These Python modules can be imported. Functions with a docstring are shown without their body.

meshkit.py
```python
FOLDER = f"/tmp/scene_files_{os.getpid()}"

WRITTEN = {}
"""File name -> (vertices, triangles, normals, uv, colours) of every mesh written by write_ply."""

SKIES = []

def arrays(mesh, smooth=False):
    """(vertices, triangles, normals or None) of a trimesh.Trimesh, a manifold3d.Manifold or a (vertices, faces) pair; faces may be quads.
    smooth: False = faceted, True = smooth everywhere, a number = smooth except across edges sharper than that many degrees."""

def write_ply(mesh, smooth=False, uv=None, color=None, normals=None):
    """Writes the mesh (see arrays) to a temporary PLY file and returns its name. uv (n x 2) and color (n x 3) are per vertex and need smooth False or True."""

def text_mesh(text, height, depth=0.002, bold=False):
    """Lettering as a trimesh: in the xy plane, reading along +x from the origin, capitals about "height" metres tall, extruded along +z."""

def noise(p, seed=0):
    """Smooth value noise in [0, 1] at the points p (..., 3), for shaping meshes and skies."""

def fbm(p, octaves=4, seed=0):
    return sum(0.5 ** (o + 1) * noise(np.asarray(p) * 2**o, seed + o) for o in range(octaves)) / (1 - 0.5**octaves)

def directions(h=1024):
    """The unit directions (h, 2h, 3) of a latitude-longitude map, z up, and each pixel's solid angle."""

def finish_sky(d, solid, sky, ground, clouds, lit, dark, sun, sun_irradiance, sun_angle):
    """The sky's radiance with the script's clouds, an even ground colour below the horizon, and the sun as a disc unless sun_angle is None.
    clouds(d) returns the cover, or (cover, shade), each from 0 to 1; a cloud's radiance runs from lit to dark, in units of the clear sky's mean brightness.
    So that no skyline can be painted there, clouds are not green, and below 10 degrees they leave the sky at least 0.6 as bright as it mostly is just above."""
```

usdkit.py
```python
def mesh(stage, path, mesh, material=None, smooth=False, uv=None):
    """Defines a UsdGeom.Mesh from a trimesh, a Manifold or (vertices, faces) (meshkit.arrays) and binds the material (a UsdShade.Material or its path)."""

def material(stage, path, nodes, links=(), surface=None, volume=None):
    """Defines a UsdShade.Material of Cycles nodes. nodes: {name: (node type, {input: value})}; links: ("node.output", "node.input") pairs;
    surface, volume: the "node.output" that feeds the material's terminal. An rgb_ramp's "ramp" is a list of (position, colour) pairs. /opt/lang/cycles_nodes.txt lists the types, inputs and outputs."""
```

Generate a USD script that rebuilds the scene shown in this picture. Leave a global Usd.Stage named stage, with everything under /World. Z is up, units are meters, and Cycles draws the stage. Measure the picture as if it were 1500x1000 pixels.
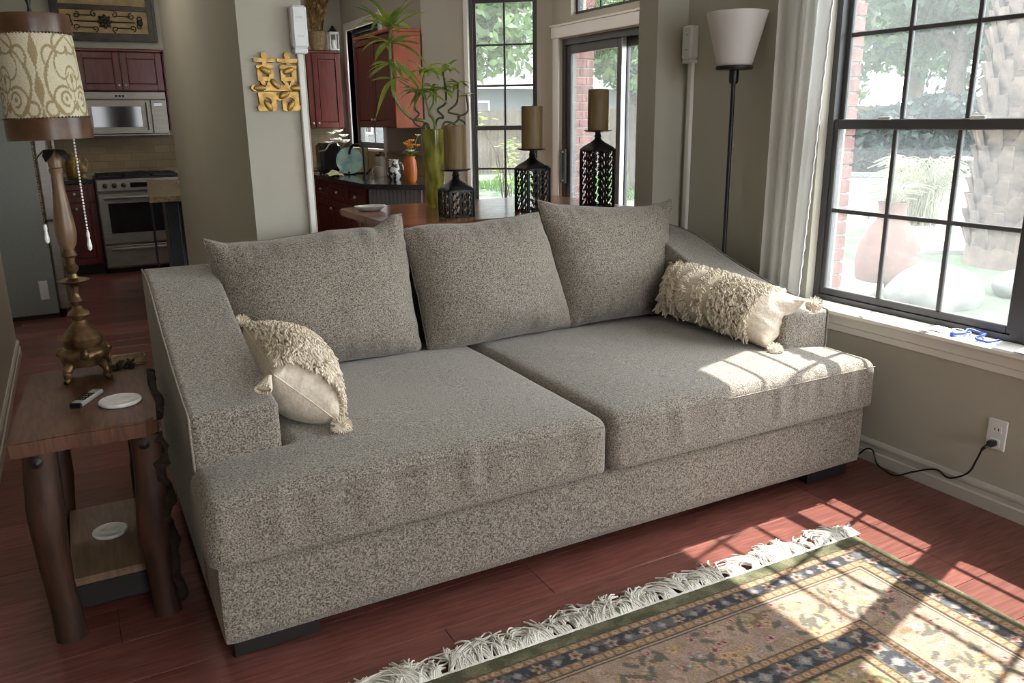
import math, random
import numpy as np, trimesh
import manifold3d as m3
from shapely.geometry import Polygon, Point, LineString
from shapely.ops import unary_union
from pxr import Usd, UsdGeom, UsdLux, UsdShade, Gf, Sdf, Vt
import usdkit, meshkit

stage = Usd.Stage.CreateInMemory()
UsdGeom.SetStageUpAxis(stage, UsdGeom.Tokens.z)
UsdGeom.SetStageMetersPerUnit(stage, 1.0)
UsdGeom.Xform.Define(stage, '/World')
UsdGeom.Scope.Define(stage, '/World/Looks')
rng = random.Random(7)
nrg = np.random.default_rng(11)

# ------------------------------------------------------------------ camera, sky, sun, exposure
cam = UsdGeom.Camera.Define(stage, '/World/camera')
_f, _pit, _roll, _yaw = 1184.2, math.radians(15.298), math.radians(0.759), math.radians(28.171)
_fw = np.array([math.sin(_yaw) * math.cos(_pit), math.cos(_yaw) * math.cos(_pit), -math.sin(_pit)])
_rt = np.array([math.cos(_yaw), -math.sin(_yaw), 0.0])
_dn = np.cross(_fw, _rt)
_r = _rt * math.cos(_roll) + _dn * math.sin(_roll)
_d = -_rt * math.sin(_roll) + _dn * math.cos(_roll)
cam.CreateHorizontalApertureAttr(36.0)
cam.CreateVerticalApertureAttr(24.0)
cam.CreateFocalLengthAttr(36.0 * _f / 1500.0)
cam.CreateClippingRangeAttr(Gf.Vec2f(0.05, 500.0))
cam.AddTransformOp().Set(Gf.Matrix4d(*_r, 0, *(-_d), 0, *(-_fw), 0, 0, 0, 1.40, 1))
cam.CreateExposureAttr(1.2)

sun = UsdLux.DistantLight.Define(stage, '/World/sun')
_sd = np.array([-0.54, -0.15, -1.0]); _sd /= np.linalg.norm(_sd)
_zx = -_sd; _xx = np.cross([0, 1, 0], _zx); _xx /= np.linalg.norm(_xx); _yx = np.cross(_zx, _xx)
sun.AddTransformOp().Set(Gf.Matrix4d(*_xx, 0, *_yx, 0, *_zx, 0, 0, 0, 0, 1))
sun.CreateIntensityAttr(31000.0)
sun.CreateAngleAttr(0.55)
sun.CreateColorAttr(Gf.Vec3f(1.0, 0.95, 0.87))

dome = UsdLux.DomeLight.Define(stage, '/World/sky')
dome.CreateIntensityAttr(1.5)
dome.CreateColorAttr(Gf.Vec3f(0.94, 0.96, 1.0))

# ------------------------------------------------------------------ materials
LK = '/World/Looks/'
MATS = {}
def mat(name, c1, c2=None, scale=20.0, stretch=(1, 1, 1), rough=0.6, metal=0.0, bump=0.0, bscale=None, spec=0.5,
        detail=3.0, sheen=0.0, coat=0.0, trans=0.0, lo=0.35, hi=0.65, rnd=0.0, distortion=0.0, ior=1.5, alpha=1.0, bdist=0.004):
    nodes = {'p': ('principled_bsdf', {'roughness': rough, 'metallic': metal, 'specular_ior_level': spec, 'ior': ior})}
    P = nodes['p'][1]
    if sheen: P['sheen_weight'] = sheen
    if coat: P['coat_weight'] = coat; P['coat_roughness'] = 0.08
    if trans: P['transmission_weight'] = trans
    links = []
    if c2 is None and not rnd and not bump:
        P['base_color'] = c1
    else:
        nodes['tc'] = ('texture_coordinate', {})
        nodes['mp'] = ('mapping', {'scale': stretch})
        links.append(('tc.object', 'mp.vector'))
        if c2 is not None:
            nodes['n'] = ('noise_texture', {'scale': scale, 'detail': detail, 'distortion': distortion})
            nodes['r'] = ('rgb_ramp', {'ramp': [(lo, c1), (hi, c2)]})
            links += [('mp.vector', 'n.vector'), ('n.fac', 'r.fac')]
            col = 'r.color'
        else:
            nodes['cc'] = ('color', {'value': c1}); col = 'cc.color'
        if rnd:
            nodes['oi'] = ('object_info', {})
            nodes['mr'] = ('map_range', {'from_min': 0.0, 'from_max': 1.0, 'to_min': 1 - rnd, 'to_max': 1 + rnd})
            nodes['h'] = ('hsv', {'hue': 0.5, 'saturation': 1.0, 'fac': 1.0})
            links += [('oi.random', 'mr.value'), ('mr.result', 'h.value'), (col, 'h.color')]
            col = 'h.color'
        links.append((col, 'p.base_color'))
        if bump:
            nodes['bn'] = ('noise_texture', {'scale': bscale or scale, 'detail': 3.0})
            nodes['b'] = ('bump', {'strength': bump, 'distance': bdist})
            links += [('mp.vector', 'bn.vector'), ('bn.fac', 'b.height'), ('b.normal', 'p.normal')]
    MATS[name] = usdkit.material(stage, LK + name, nodes, links, surface='p.BSDF')
    return MATS[name]

paint = mat('wall_paint', (0.425, 0.402, 0.335), (0.445, 0.42, 0.35), 3, rough=0.75, bump=0.08, bscale=140, spec=0.3)
ceil_m = mat('ceiling_paint', (0.84, 0.82, 0.79), rough=0.85, spec=0.2)
white = mat('white_trim_paint', (0.74, 0.72, 0.68), rough=0.4)
base_paint = mat('cream_baseboard_paint', (0.50, 0.47, 0.42), rough=0.45)
whiteplastic = mat('white_plastic', (0.72, 0.73, 0.74), rough=0.35)
floor_m = mat('cherry_planks', (0.125, 0.041, 0.032), (0.225, 0.082, 0.064), 5, stretch=(1.4, 16, 1), rough=0.25, rnd=0.22, detail=6, lo=0.3, hi=0.7, distortion=0.6, bump=0.06, bscale=9, spec=0.5)
gap_m = mat('floor_underlay', (0.06, 0.018, 0.012), rough=0.6)
fabric = mat('tweed_fabric', (0.078, 0.066, 0.054), (0.415, 0.362, 0.302), 250, rough=0.95, bump=0.25, bscale=300, spec=0.12, detail=4, sheen=0.30, lo=0.36, hi=0.66)
seam = mat('tweed_piping', (0.17, 0.15, 0.125), (0.30, 0.265, 0.225), 300, rough=0.95, spec=0.1)
dark = mat('black_wood', (0.012, 0.010, 0.010), rough=0.5)
blackmetal = mat('black_metal', (0.012, 0.012, 0.013), rough=0.4, metal=0.3)
bronze_al = mat('dark_bronze_frame', (0.065, 0.063, 0.066), rough=0.5, metal=0.1)
cream = mat('cream_cotton', (0.66, 0.565, 0.445), (0.77, 0.685, 0.565), 60, rough=0.95, bump=0.5, bscale=120, spec=0.1, sheen=0.2)
creamyarn = mat('cream_yarn', (0.74, 0.64, 0.51), (0.85, 0.765, 0.645), 30, rough=0.95, spec=0.1)
fringeyarn = mat('fringe_yarn', (0.62, 0.585, 0.52), (0.80, 0.77, 0.70), 14, rough=0.95, spec=0.1)
oakdark = mat('rustic_wood', (0.060, 0.021, 0.008), (0.130, 0.050, 0.021), 7, stretch=(9, 1.2, 1.2), rough=0.5, detail=6, bump=0.15, bscale=14, distortion=0.8)
legwood = mat('rustic_leg_wood', (0.024, 0.010, 0.006), (0.066, 0.026, 0.013), 9, stretch=(4, 4, 0.8), rough=0.5, detail=6, bump=0.3, bscale=18)
shelfwood = mat('pale_shelf_wood', (0.16, 0.095, 0.055), (0.24, 0.15, 0.09), 9, stretch=(7, 1, 1), rough=0.5, detail=5)
bark = mat('bark', (0.014, 0.009, 0.006), (0.040, 0.022, 0.012), 40, rough=0.9, bump=0.6, bscale=70)
brass = mat('antique_brass', (0.075, 0.042, 0.020), (0.22, 0.135, 0.065), 26, rough=0.38, metal=0.75, bump=0.15, bscale=60)
tanwood = mat('tan_lamp_column', (0.11, 0.062, 0.034), (0.21, 0.125, 0.068), 14, stretch=(3, 3, 0.6), rough=0.35)
leather = mat('brown_leather_band', (0.070, 0.030, 0.012), (0.125, 0.056, 0.023), 16, rough=0.33, bump=0.08, bscale=90)
crystal = mat('crystal', (0.85, 0.86, 0.86), rough=0.12, spec=0.9)
stone = mat('white_marble', (0.66, 0.64, 0.62), (0.82, 0.81, 0.79), 30, rough=0.3)
silver = mat('silver_plastic', (0.50, 0.50, 0.49), rough=0.35, metal=0.3)
steel = mat('brushed_steel', (0.27, 0.25, 0.225), (0.36, 0.335, 0.30), 8, stretch=(1, 30, 30), rough=0.42, metal=0.7)
fridge_m = mat('fridge_side_paint', (0.23, 0.25, 0.235), (0.25, 0.27, 0.25), 90, rough=0.55, bump=0.1, bscale=160)
blackglass = mat('black_glass', (0.012, 0.012, 0.013), rough=0.08, spec=0.6)
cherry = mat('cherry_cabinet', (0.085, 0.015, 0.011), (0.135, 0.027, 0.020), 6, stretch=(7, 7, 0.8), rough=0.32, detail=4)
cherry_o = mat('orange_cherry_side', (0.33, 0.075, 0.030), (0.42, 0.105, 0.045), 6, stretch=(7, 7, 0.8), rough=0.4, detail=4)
granite = mat('black_granite', (0.018, 0.019, 0.020), (0.075, 0.075, 0.075), 220, rough=0.12, spec=0.6, lo=0.5, hi=0.75)
granite_b = mat('brown_granite', (0.13, 0.095, 0.055), (0.26, 0.20, 0.12), 60, rough=0.2, spec=0.6)
bead_m = mat('slate_beadboard', (0.20, 0.215, 0.23), (0.25, 0.265, 0.28), 5, rough=0.5)
bead_d = mat('navy_beadboard', (0.026, 0.034, 0.042), (0.040, 0.050, 0.060), 5, rough=0.45)
tablewood = mat('tabletop_wood', (0.20, 0.072, 0.035), (0.30, 0.12, 0.062), 6, stretch=(1, 9, 1), rough=0.16, detail=5)
gold_m = mat('gold_paint', (0.26, 0.145, 0.035), (0.46, 0.28, 0.075), 45, rough=0.35, metal=0.55, bump=0.2, bscale=80)
goldpanel = mat('gold_leaf_panel', (0.40, 0.28, 0.13), (0.56, 0.41, 0.20), 9, rough=0.6)
framewood = mat('dark_frame_wood', (0.028, 0.017, 0.010), (0.065, 0.038, 0.020), 18, rough=0.45)
greenglass = mat('green_mottled_glass', (0.20, 0.20, 0.018), (0.50, 0.47, 0.07), 22, stretch=(1, 1, 0.35), rough=0.10, trans=0.35, detail=3, lo=0.38, hi=0.6)
candle_m = mat('tan_wax', (0.145, 0.092, 0.035), (0.215, 0.145, 0.058), 12, stretch=(6, 6, 0.5), rough=0.5, bump=0.1, bscale=60)
soil = mat('soil', (0.05, 0.035, 0.025), rough=0.95)
stalk_m = mat('bamboo_stalk', (0.13, 0.20, 0.05), (0.23, 0.28, 0.09), 9, rough=0.4)
curl_m = mat('dark_curly_stalk', (0.045, 0.06, 0.03), (0.10, 0.115, 0.06), 15, rough=0.4)
paper = mat('white_paper', (0.85, 0.85, 0.84), rough=0.8)
blueplastic = mat('blue_plastic', (0.04, 0.10, 0.55), rough=0.3)
palegreen = mat('pale_green_cloth', (0.62, 0.68, 0.36), rough=0.8)
teal_m = mat('teal_glazed_plate', (0.20, 0.42, 0.42), (0.42, 0.58, 0.54), 12, rough=0.25)
mugclay = mat('grey_clay', (0.26, 0.22, 0.18), rough=0.5)
orange_m = mat('orange_glaze', (0.42, 0.10, 0.02), (0.55, 0.16, 0.035), 9, rough=0.3)
orangepetal = mat('orange_petal', (0.80, 0.30, 0.03), rough=0.7)
yellowpetal = mat('cream_petal', (0.80, 0.66, 0.40), rough=0.7)
whitepetal = mat('white_petal', (0.85, 0.87, 0.82), rough=0.7)
dried = mat('dried_flowers', (0.16, 0.085, 0.035), (0.40, 0.26, 0.11), 30, rough=0.9)
wicker = mat('wicker', (0.25, 0.17, 0.09), (0.38, 0.27, 0.15), 50, rough=0.8)
concrete = mat('patio_concrete', (0.30, 0.29, 0.275), (0.36, 0.35, 0.33), 4, rough=0.9)
whitewall = mat('white_stucco', (0.46, 0.46, 0.46), rough=0.9)
greycap = mat('grey_stone_cap', (0.12, 0.13, 0.14), rough=0.8)
lawn_m = mat('lawn_soil', (0.060, 0.095, 0.050), (0.095, 0.135, 0.075), 6, rough=0.95)
brick_m = mat('red_brick', (0.12, 0.048, 0.040), (0.17, 0.072, 0.058), 14, rough=0.9, rnd=0.2, bump=0.2, bscale=80)
mortar = mat('mortar', (0.20, 0.185, 0.17), rough=0.95)
terra = mat('terracotta', (0.13, 0.066, 0.055), (0.18, 0.098, 0.078), 7, rough=0.8)
fence_m = mat('weathered_fence', (0.11, 0.088, 0.068), (0.16, 0.13, 0.10), 3, stretch=(6, 6, 0.7), rough=0.9, rnd=0.12)
roof_m = mat('grey_roof', (0.10, 0.115, 0.135), (0.13, 0.145, 0.165), 4, rough=0.9)
bluehedge = mat('house_siding', (0.15, 0.16, 0.17), rough=0.9)
trunk_m = mat('tree_trunk', (0.055, 0.042, 0.033), (0.105, 0.082, 0.062), 9, stretch=(3, 3, 0.8), rough=0.95)
palmboot = mat('palm_fibre', (0.085, 0.064, 0.052), (0.165, 0.125, 0.10), 9, rough=0.95, rnd=0.15)
boulder_m = mat('boulder_stone', (0.14, 0.14, 0.135), (0.22, 0.22, 0.21), 6, rough=0.95)
turq = mat('turquoise_water', (0.04, 0.16, 0.21), rough=0.08)

def leafmat(name, c1, c2, tr=0.4):
    return usdkit.material(stage, LK + name, {
        'tc': ('texture_coordinate', {}), 'n': ('noise_texture', {'scale': 5.0, 'detail': 2.0}),
        'r': ('rgb_ramp', {'ramp': [(0.35, c1), (0.65, c2)]}),
        'p': ('principled_bsdf', {'roughness': 0.45}), 't': ('translucent_bsdf', {}), 'm': ('mix_closure', {'fac': tr})},
        [('tc.object', 'n.vector'), ('n.fac', 'r.fac'), ('r.color', 'p.base_color'), ('r.color', 't.color'), ('p.BSDF', 'm.closure1'), ('t.BSDF', 'm.closure2')], surface='m.closure')
leaf_m = leafmat('bamboo_leaf', (0.12, 0.22, 0.035), (0.36, 0.46, 0.10), 0.45)
leaf_y = leafmat('young_leaf', (0.26, 0.38, 0.05), (0.42, 0.54, 0.10), 0.5)
shrub_l = leafmat('shrub_leaf', (0.12, 0.22, 0.025), (0.20, 0.32, 0.05), 0.5)
tree_a = leafmat('tree_leaf', (0.045, 0.085, 0.045), (0.095, 0.150, 0.085), 0.4)
tree_b = leafmat('bright_tree_leaf', (0.065, 0.12, 0.045), (0.13, 0.20, 0.075), 0.45)
hedge_l = leafmat('hedge_leaf', (0.030, 0.052, 0.048), (0.065, 0.092, 0.082), 0.3)
pampas = leafmat('pampas_blade', (0.22, 0.24, 0.15), (0.32, 0.32, 0.23), 0.4)
grassleaf = leafmat('grass_blade', (0.055, 0.14, 0.022), (0.11, 0.20, 0.045), 0.4)
sheer = usdkit.material(stage, LK + 'sheer_curtain_cloth', {
    'd': ('diffuse_bsdf', {'color': (0.90, 0.895, 0.88)}), 't': ('translucent_bsdf', {'color': (0.90, 0.895, 0.88)}),
    'm': ('mix_closure', {'fac': 0.45}), 'x': ('transparent_bsdf', {}), 'q': ('mix_closure', {'fac': 0.10})},
    [('d.BSDF', 'm.closure1'), ('t.BSDF', 'm.closure2'), ('m.closure', 'q.closure1'), ('x.BSDF', 'q.closure2')], surface='q.closure')
frost = usdkit.material(stage, LK + 'frosted_shade', {
    'p': ('principled_bsdf', {'base_color': (0.74, 0.70, 0.68), 'roughness': 0.5}), 't': ('translucent_bsdf', {'color': (0.80, 0.76, 0.73)}), 'm': ('mix_closure', {'fac': 0.35})},
    [('p.BSDF', 'm.closure1'), ('t.BSDF', 'm.closure2')], surface='m.closure')
def panemat(name, haze, tint):
    return usdkit.material(stage, LK + name, {
        'x': ('transparent_bsdf', {'color': tint}), 'g': ('glossy_bsdf', {'color': (1, 1, 1), 'roughness': 0.02}), 'lw': ('layer_weight', {'blend': 0.5}),
        'pw': ('math', {'math_type': 'power', 'value2': 4.0}), 'fr': ('math', {'math_type': 'multiply_add', 'value2': 0.8, 'value3': 0.03}),
        'm': ('mix_closure', {}), 't': ('translucent_bsdf', {'color': (0.85, 0.9, 0.95)}), 'q': ('mix_closure', {'fac': haze})},
        [('lw.facing', 'pw.value1'), ('pw.value', 'fr.value1'), ('fr.value', 'm.fac'), ('x.BSDF', 'm.closure1'), ('g.BSDF', 'm.closure2'), ('m.closure', 'q.closure1'), ('t.BSDF', 'q.closure2')], surface='q.closure')
pane_m = panemat('hazy_window_glass', 0.035, (0.93, 0.95, 0.95))
pane_c = panemat('clear_window_glass', 0.02, (0.93, 0.95, 0.95))
glasstop = panemat('thin_clear_glass', 0.02, (0.88, 0.93, 0.90))

def printmat(name, rough=0.95, gr=.22):
    return usdkit.material(stage, LK + name, {
        'a': ('attribute', {'attribute': 'pattern'}), 'tc': ('texture_coordinate', {}), 'n': ('noise_texture', {'scale': 240.0, 'detail': 2.0}),
        'mr': ('map_range', {'from_min': 0.3, 'from_max': 0.7, 'to_min': 1 - gr, 'to_max': 1 + gr}), 'h': ('hsv', {'hue': 0.5, 'saturation': 1.0, 'fac': 1.0}),
        'b': ('bump', {'strength': 0.4, 'distance': 0.004}), 'p': ('principled_bsdf', {'roughness': rough, 'specular_ior_level': 0.15})},
        [('tc.object', 'n.vector'), ('n.fac', 'mr.value'), ('mr.result', 'h.value'), ('a.color', 'h.color'), ('h.color', 'p.base_color'), ('n.fac', 'b.height'), ('b.normal', 'p.normal')], surface='p.BSDF')
rug_m = printmat('woven_rug_pile')
damask_m = printmat('damask_fabric', 0.8, .07)
tile_m = usdkit.material(stage, LK + 'tan_stone_tile', {
    'tc': ('texture_coordinate', {}), 'mp': ('mapping', {'rotation': (math.pi / 2, 0, 0)}),
    'b': ('brick_texture', {'color1': (0.33, 0.235, 0.115), 'color2': (0.26, 0.18, 0.088), 'mortar': (0.22, 0.16, 0.085), 'scale': 1.0, 'mortar_size': 0.004, 'brick_width': 0.15, 'row_height': 0.075}),
    'p': ('principled_bsdf', {'roughness': 0.5})}, [('tc.object', 'mp.vector'), ('mp.vector', 'b.vector'), ('b.color', 'p.base_color')], surface='p.BSDF')

# ------------------------------------------------------------------ prim helpers
USED = {}
def fresh(base):
    n = USED.get(base, 0); USED[base] = n + 1
    return base if n == 0 else f'{base}_{n:03d}'
LOC = {}
def tag(prim, label=None, cat=None, group=None, kind=None):
    for k, v in (('label', label), ('category', cat), ('group', group), ('kind', kind)):
        if v: prim.SetCustomDataByKey(k, v)
def thing(name, label, cat, loc=(0, 0, 0), group=None, kind=None):
    path = fresh('/World/' + name)
    x = UsdGeom.Xform.Define(stage, path); x.AddTranslateOp().Set(Gf.Vec3d(*map(float, loc)))
    LOC[path] = np.array(loc, float)
    tag(x.GetPrim(), label, cat, group, kind)
    return path
def struct(name, label, cat, mesh, m, smooth=False):
    path = fresh('/World/' + name)
    usdkit.mesh(stage, path, mesh, m, smooth)
    tag(stage.GetPrimAtPath(path), label, cat, None, 'structure')
    LOC[path] = np.zeros(3)
    return path
def origin(path):
    for n in range(path.count('/'), 1, -1):
        p = '/'.join(path.split('/')[:n + 1])
        if p in LOC: return LOC[p]
    return np.zeros(3)
def add(parent, name, mesh, m, smooth=False, label=None, kind=None, colors=None):
    v, f, _ = meshkit.arrays(mesh)
    path = fresh(parent + '/' + name)
    o = origin(parent)
    mp = usdkit.mesh(stage, path, (v - o, f), m, smooth)
    if colors is not None:
        UsdGeom.PrimvarsAPI(mp).CreatePrimvar('pattern', Sdf.ValueTypeNames.Color3fArray, 'vertex').Set(Vt.Vec3fArray.FromNumpy(colors.astype(np.float32)))
    tag(mp.GetPrim(), label, None, None, kind)
    return path
def single(name, label, cat, mesh, m, smooth=False, group=None, kind=None):
    v, f, _ = meshkit.arrays(mesh)
    lo, hi = v.min(0), v.max(0)
    o = np.array([(lo[0] + hi[0]) / 2, (lo[1] + hi[1]) / 2, lo[2]])
    path = fresh('/World/' + name)
    mp = usdkit.mesh(stage, path, (v - o, f), m, smooth)
    mp.AddTranslateOp().Set(Gf.Vec3d(*map(float, o)))
    tag(mp.GetPrim(), label, cat, group, kind)
    LOC[path] = o
    return path
def curves(parent, name, strands, width, m, kind='stuff', label=None):
    path = fresh(parent + '/' + name); o = origin(parent)
    c = UsdGeom.BasisCurves.Define(stage, path)
    c.CreateTypeAttr('linear')
    c.CreateCurveVertexCountsAttr(Vt.IntArray([len(s) for s in strands]))
    pts = np.vstack(strands) - o
    c.CreatePointsAttr(Vt.Vec3fArray.FromNumpy(pts.astype(np.float32)))
    c.CreateWidthsAttr(Vt.FloatArray([width])); c.SetWidthsInterpolation('constant')
    UsdShade.MaterialBindingAPI.Apply(c.GetPrim()).Bind(m)
    tag(c.GetPrim(), label, None, None, kind)
    return path

# ------------------------------------------------------------------ mesh helpers
def cat(*ms):
    vs, fs, n = [], [], 0
    for m in ms:
        v, f, _ = meshkit.arrays(m)
        vs.append(v); fs.append(f + n); n += len(v)
    return np.vstack(vs), np.vstack(fs)
def box(x0, x1, y0, y1, z0, z1):
    b = trimesh.creation.box(extents=(x1 - x0, y1 - y0, z1 - z0)); b.apply_translation(((x0 + x1) / 2, (y0 + y1) / 2, (z0 + z1) / 2)); return b
def rbox(x0, x1, y0, y1, z0, z1, r=0.006):
    """box with chamfered edges"""
    r = min(r, (x1 - x0) * .45, (y1 - y0) * .45, (z1 - z0) * .45)
    p = []
    for x, sx in ((x0, 1), (x1, -1)):
        for y, sy in ((y0, 1), (y1, -1)):
            for z, sz in ((z0, 1), (z1, -1)):
                p += [(x + sx * r, y + sy * r, z), (x + sx * r, y, z + sz * r), (x, y + sy * r, z + sz * r)]
    return m3.Manifold.hull_points(np.array(p))
def xf(mesh, loc=(0, 0, 0), rz=0.0, rx=0.0, ry=0.0):
    v, f, _ = meshkit.arrays(mesh)
    M = trimesh.transformations.euler_matrix(rx, ry, rz)[:3, :3]
    return v @ M.T + np.array(loc), f
def lathe(prof, n=32, c=(0, 0, 0)):
    p = np.array(prof, float)
    a = np.arange(n) * 2 * np.pi / n
    v = np.stack([p[:, None, 0] * np.cos(a), p[:, None, 0] * np.sin(a), np.repeat(p[:, 1:2], n, 1)], -1).reshape(-1, 3) + np.array(c)
    i, j = np.meshgrid(np.arange(len(p) - 1), np.arange(n), indexing='ij')
    q = np.stack([i * n + j, i * n + (j + 1) % n, (i + 1) * n + (j + 1) % n, (i + 1) * n + j], -1).reshape(-1, 4)
    return v, np.vstack([q[:, [0, 1, 2]], q[:, [0, 2, 3]]])
def spline(pts, n=8):
    p = np.array(pts, float)
    if len(p) < 3: return p
    q = np.vstack([2 * p[0] - p[1], p, 2 * p[-1] - p[-2]]); out = []
    for i in range(1, len(q) - 2):
        t = np.linspace(0, 1, n, endpoint=False)[:, None]
        a, b, c, d = q[i - 1], q[i], q[i + 1], q[i + 2]
        out.append(0.5 * (2 * b + (c - a) * t + (2 * a - 5 * b + 4 * c - d) * t ** 2 + (3 * b - a - 3 * c + d) * t ** 3))
    return np.vstack(out + [p[-1:]])
def tube(points, r, sides=8):
    p = np.array(points, float)
    t = np.gradient(p, axis=0); t /= np.linalg.norm(t, axis=1, keepdims=True) + 1e-12
    ref = np.array([0.31, 0.22, 0.93])
    a = np.cross(t, ref); a /= np.linalg.norm(a, axis=1, keepdims=True) + 1e-9
    b = np.cross(t, a); ang = np.arange(sides) * 2 * np.pi / sides
    rr = np.broadcast_to(r, (len(p),))[:, None, None]
    v = (p[:, None] + rr * (np.cos(ang)[None, :, None] * a[:, None] + np.sin(ang)[None, :, None] * b[:, None])).reshape(-1, 3)
    i, j = np.meshgrid(np.arange(len(p) - 1), np.arange(sides), indexing='ij')
    q = np.stack([i * sides + j, i * sides + (j + 1) % sides, (i + 1) * sides + (j + 1) % sides, (i + 1) * sides + j], -1).reshape(-1, 4)
    f = np.vstack([q[:, [0, 1, 2]], q[:, [0, 2, 3]]])
    n = len(v); v = np.vstack([v, p[:1], p[-1:]])
    k = np.arange(sides); e = (len(p) - 1) * sides
    f = np.vstack([f, np.stack([np.full(sides, n), (k + 1) % sides, k], 1), np.stack([np.full(sides, n + 1), e + k, e + (k + 1) % sides], 1)])
    return v, f
def prism(poly, h, frame=None, z0=0.0):
    """extrudes a shapely polygon by h; frame: (origin, ex, ey, ez)"""
    ps = getattr(poly, 'geoms', [poly]); out = []
    for g in ps:
        m = trimesh.creation.extrude_polygon(g, h, engine='earcut'); v = np.array(m.vertices); v[:, 2] += z0
        if frame is not None:
            o, ex, ey, ez = (np.array(k, float) for k in frame)
            v = o + v[:, :1] * ex + v[:, 1:2] * ey + v[:, 2:3] * ez
        out.append((v, np.array(m.faces)))
    return cat(*out)
def grid_faces(nu, nv):
    i, j = np.meshgrid(np.arange(nu - 1), np.arange(nv - 1), indexing='ij')
    q = np.stack([i * nv + j, (i + 1) * nv + j, (i + 1) * nv + j + 1, i * nv + j + 1], -1).reshape(-1, 4)
    return np.vstack([q[:, [0, 1, 2]], q[:, [0, 2, 3]]])
def sphere(c, r, sub=2, sc=(1, 1, 1)):
    m = trimesh.creation.icosphere(sub, 1.0); return np.array(m.vertices) * r * np.array(sc) + np.array(c), np.array(m.faces)
def rough_it(mesh, amp, scale, seed=0):
    v, f, _ = meshkit.arrays(mesh)
    d = np.stack([meshkit.fbm(v * scale + 31.7 * k + 100, 3, seed + k) - 0.5 for k in range(3)], -1)
    return v + d * 2 * amp, f
def subdiv(mesh, edge):
    v, f, _ = meshkit.arrays(mesh)
    m = trimesh.Trimesh(v, f, process=True); m.merge_vertices()
    v, f = trimesh.remesh.subdivide_to_size(m.vertices, m.faces, edge)
    m = trimesh.Trimesh(v, f); m.merge_vertices()
    return np.array(m.vertices), np.array(m.faces)
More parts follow.
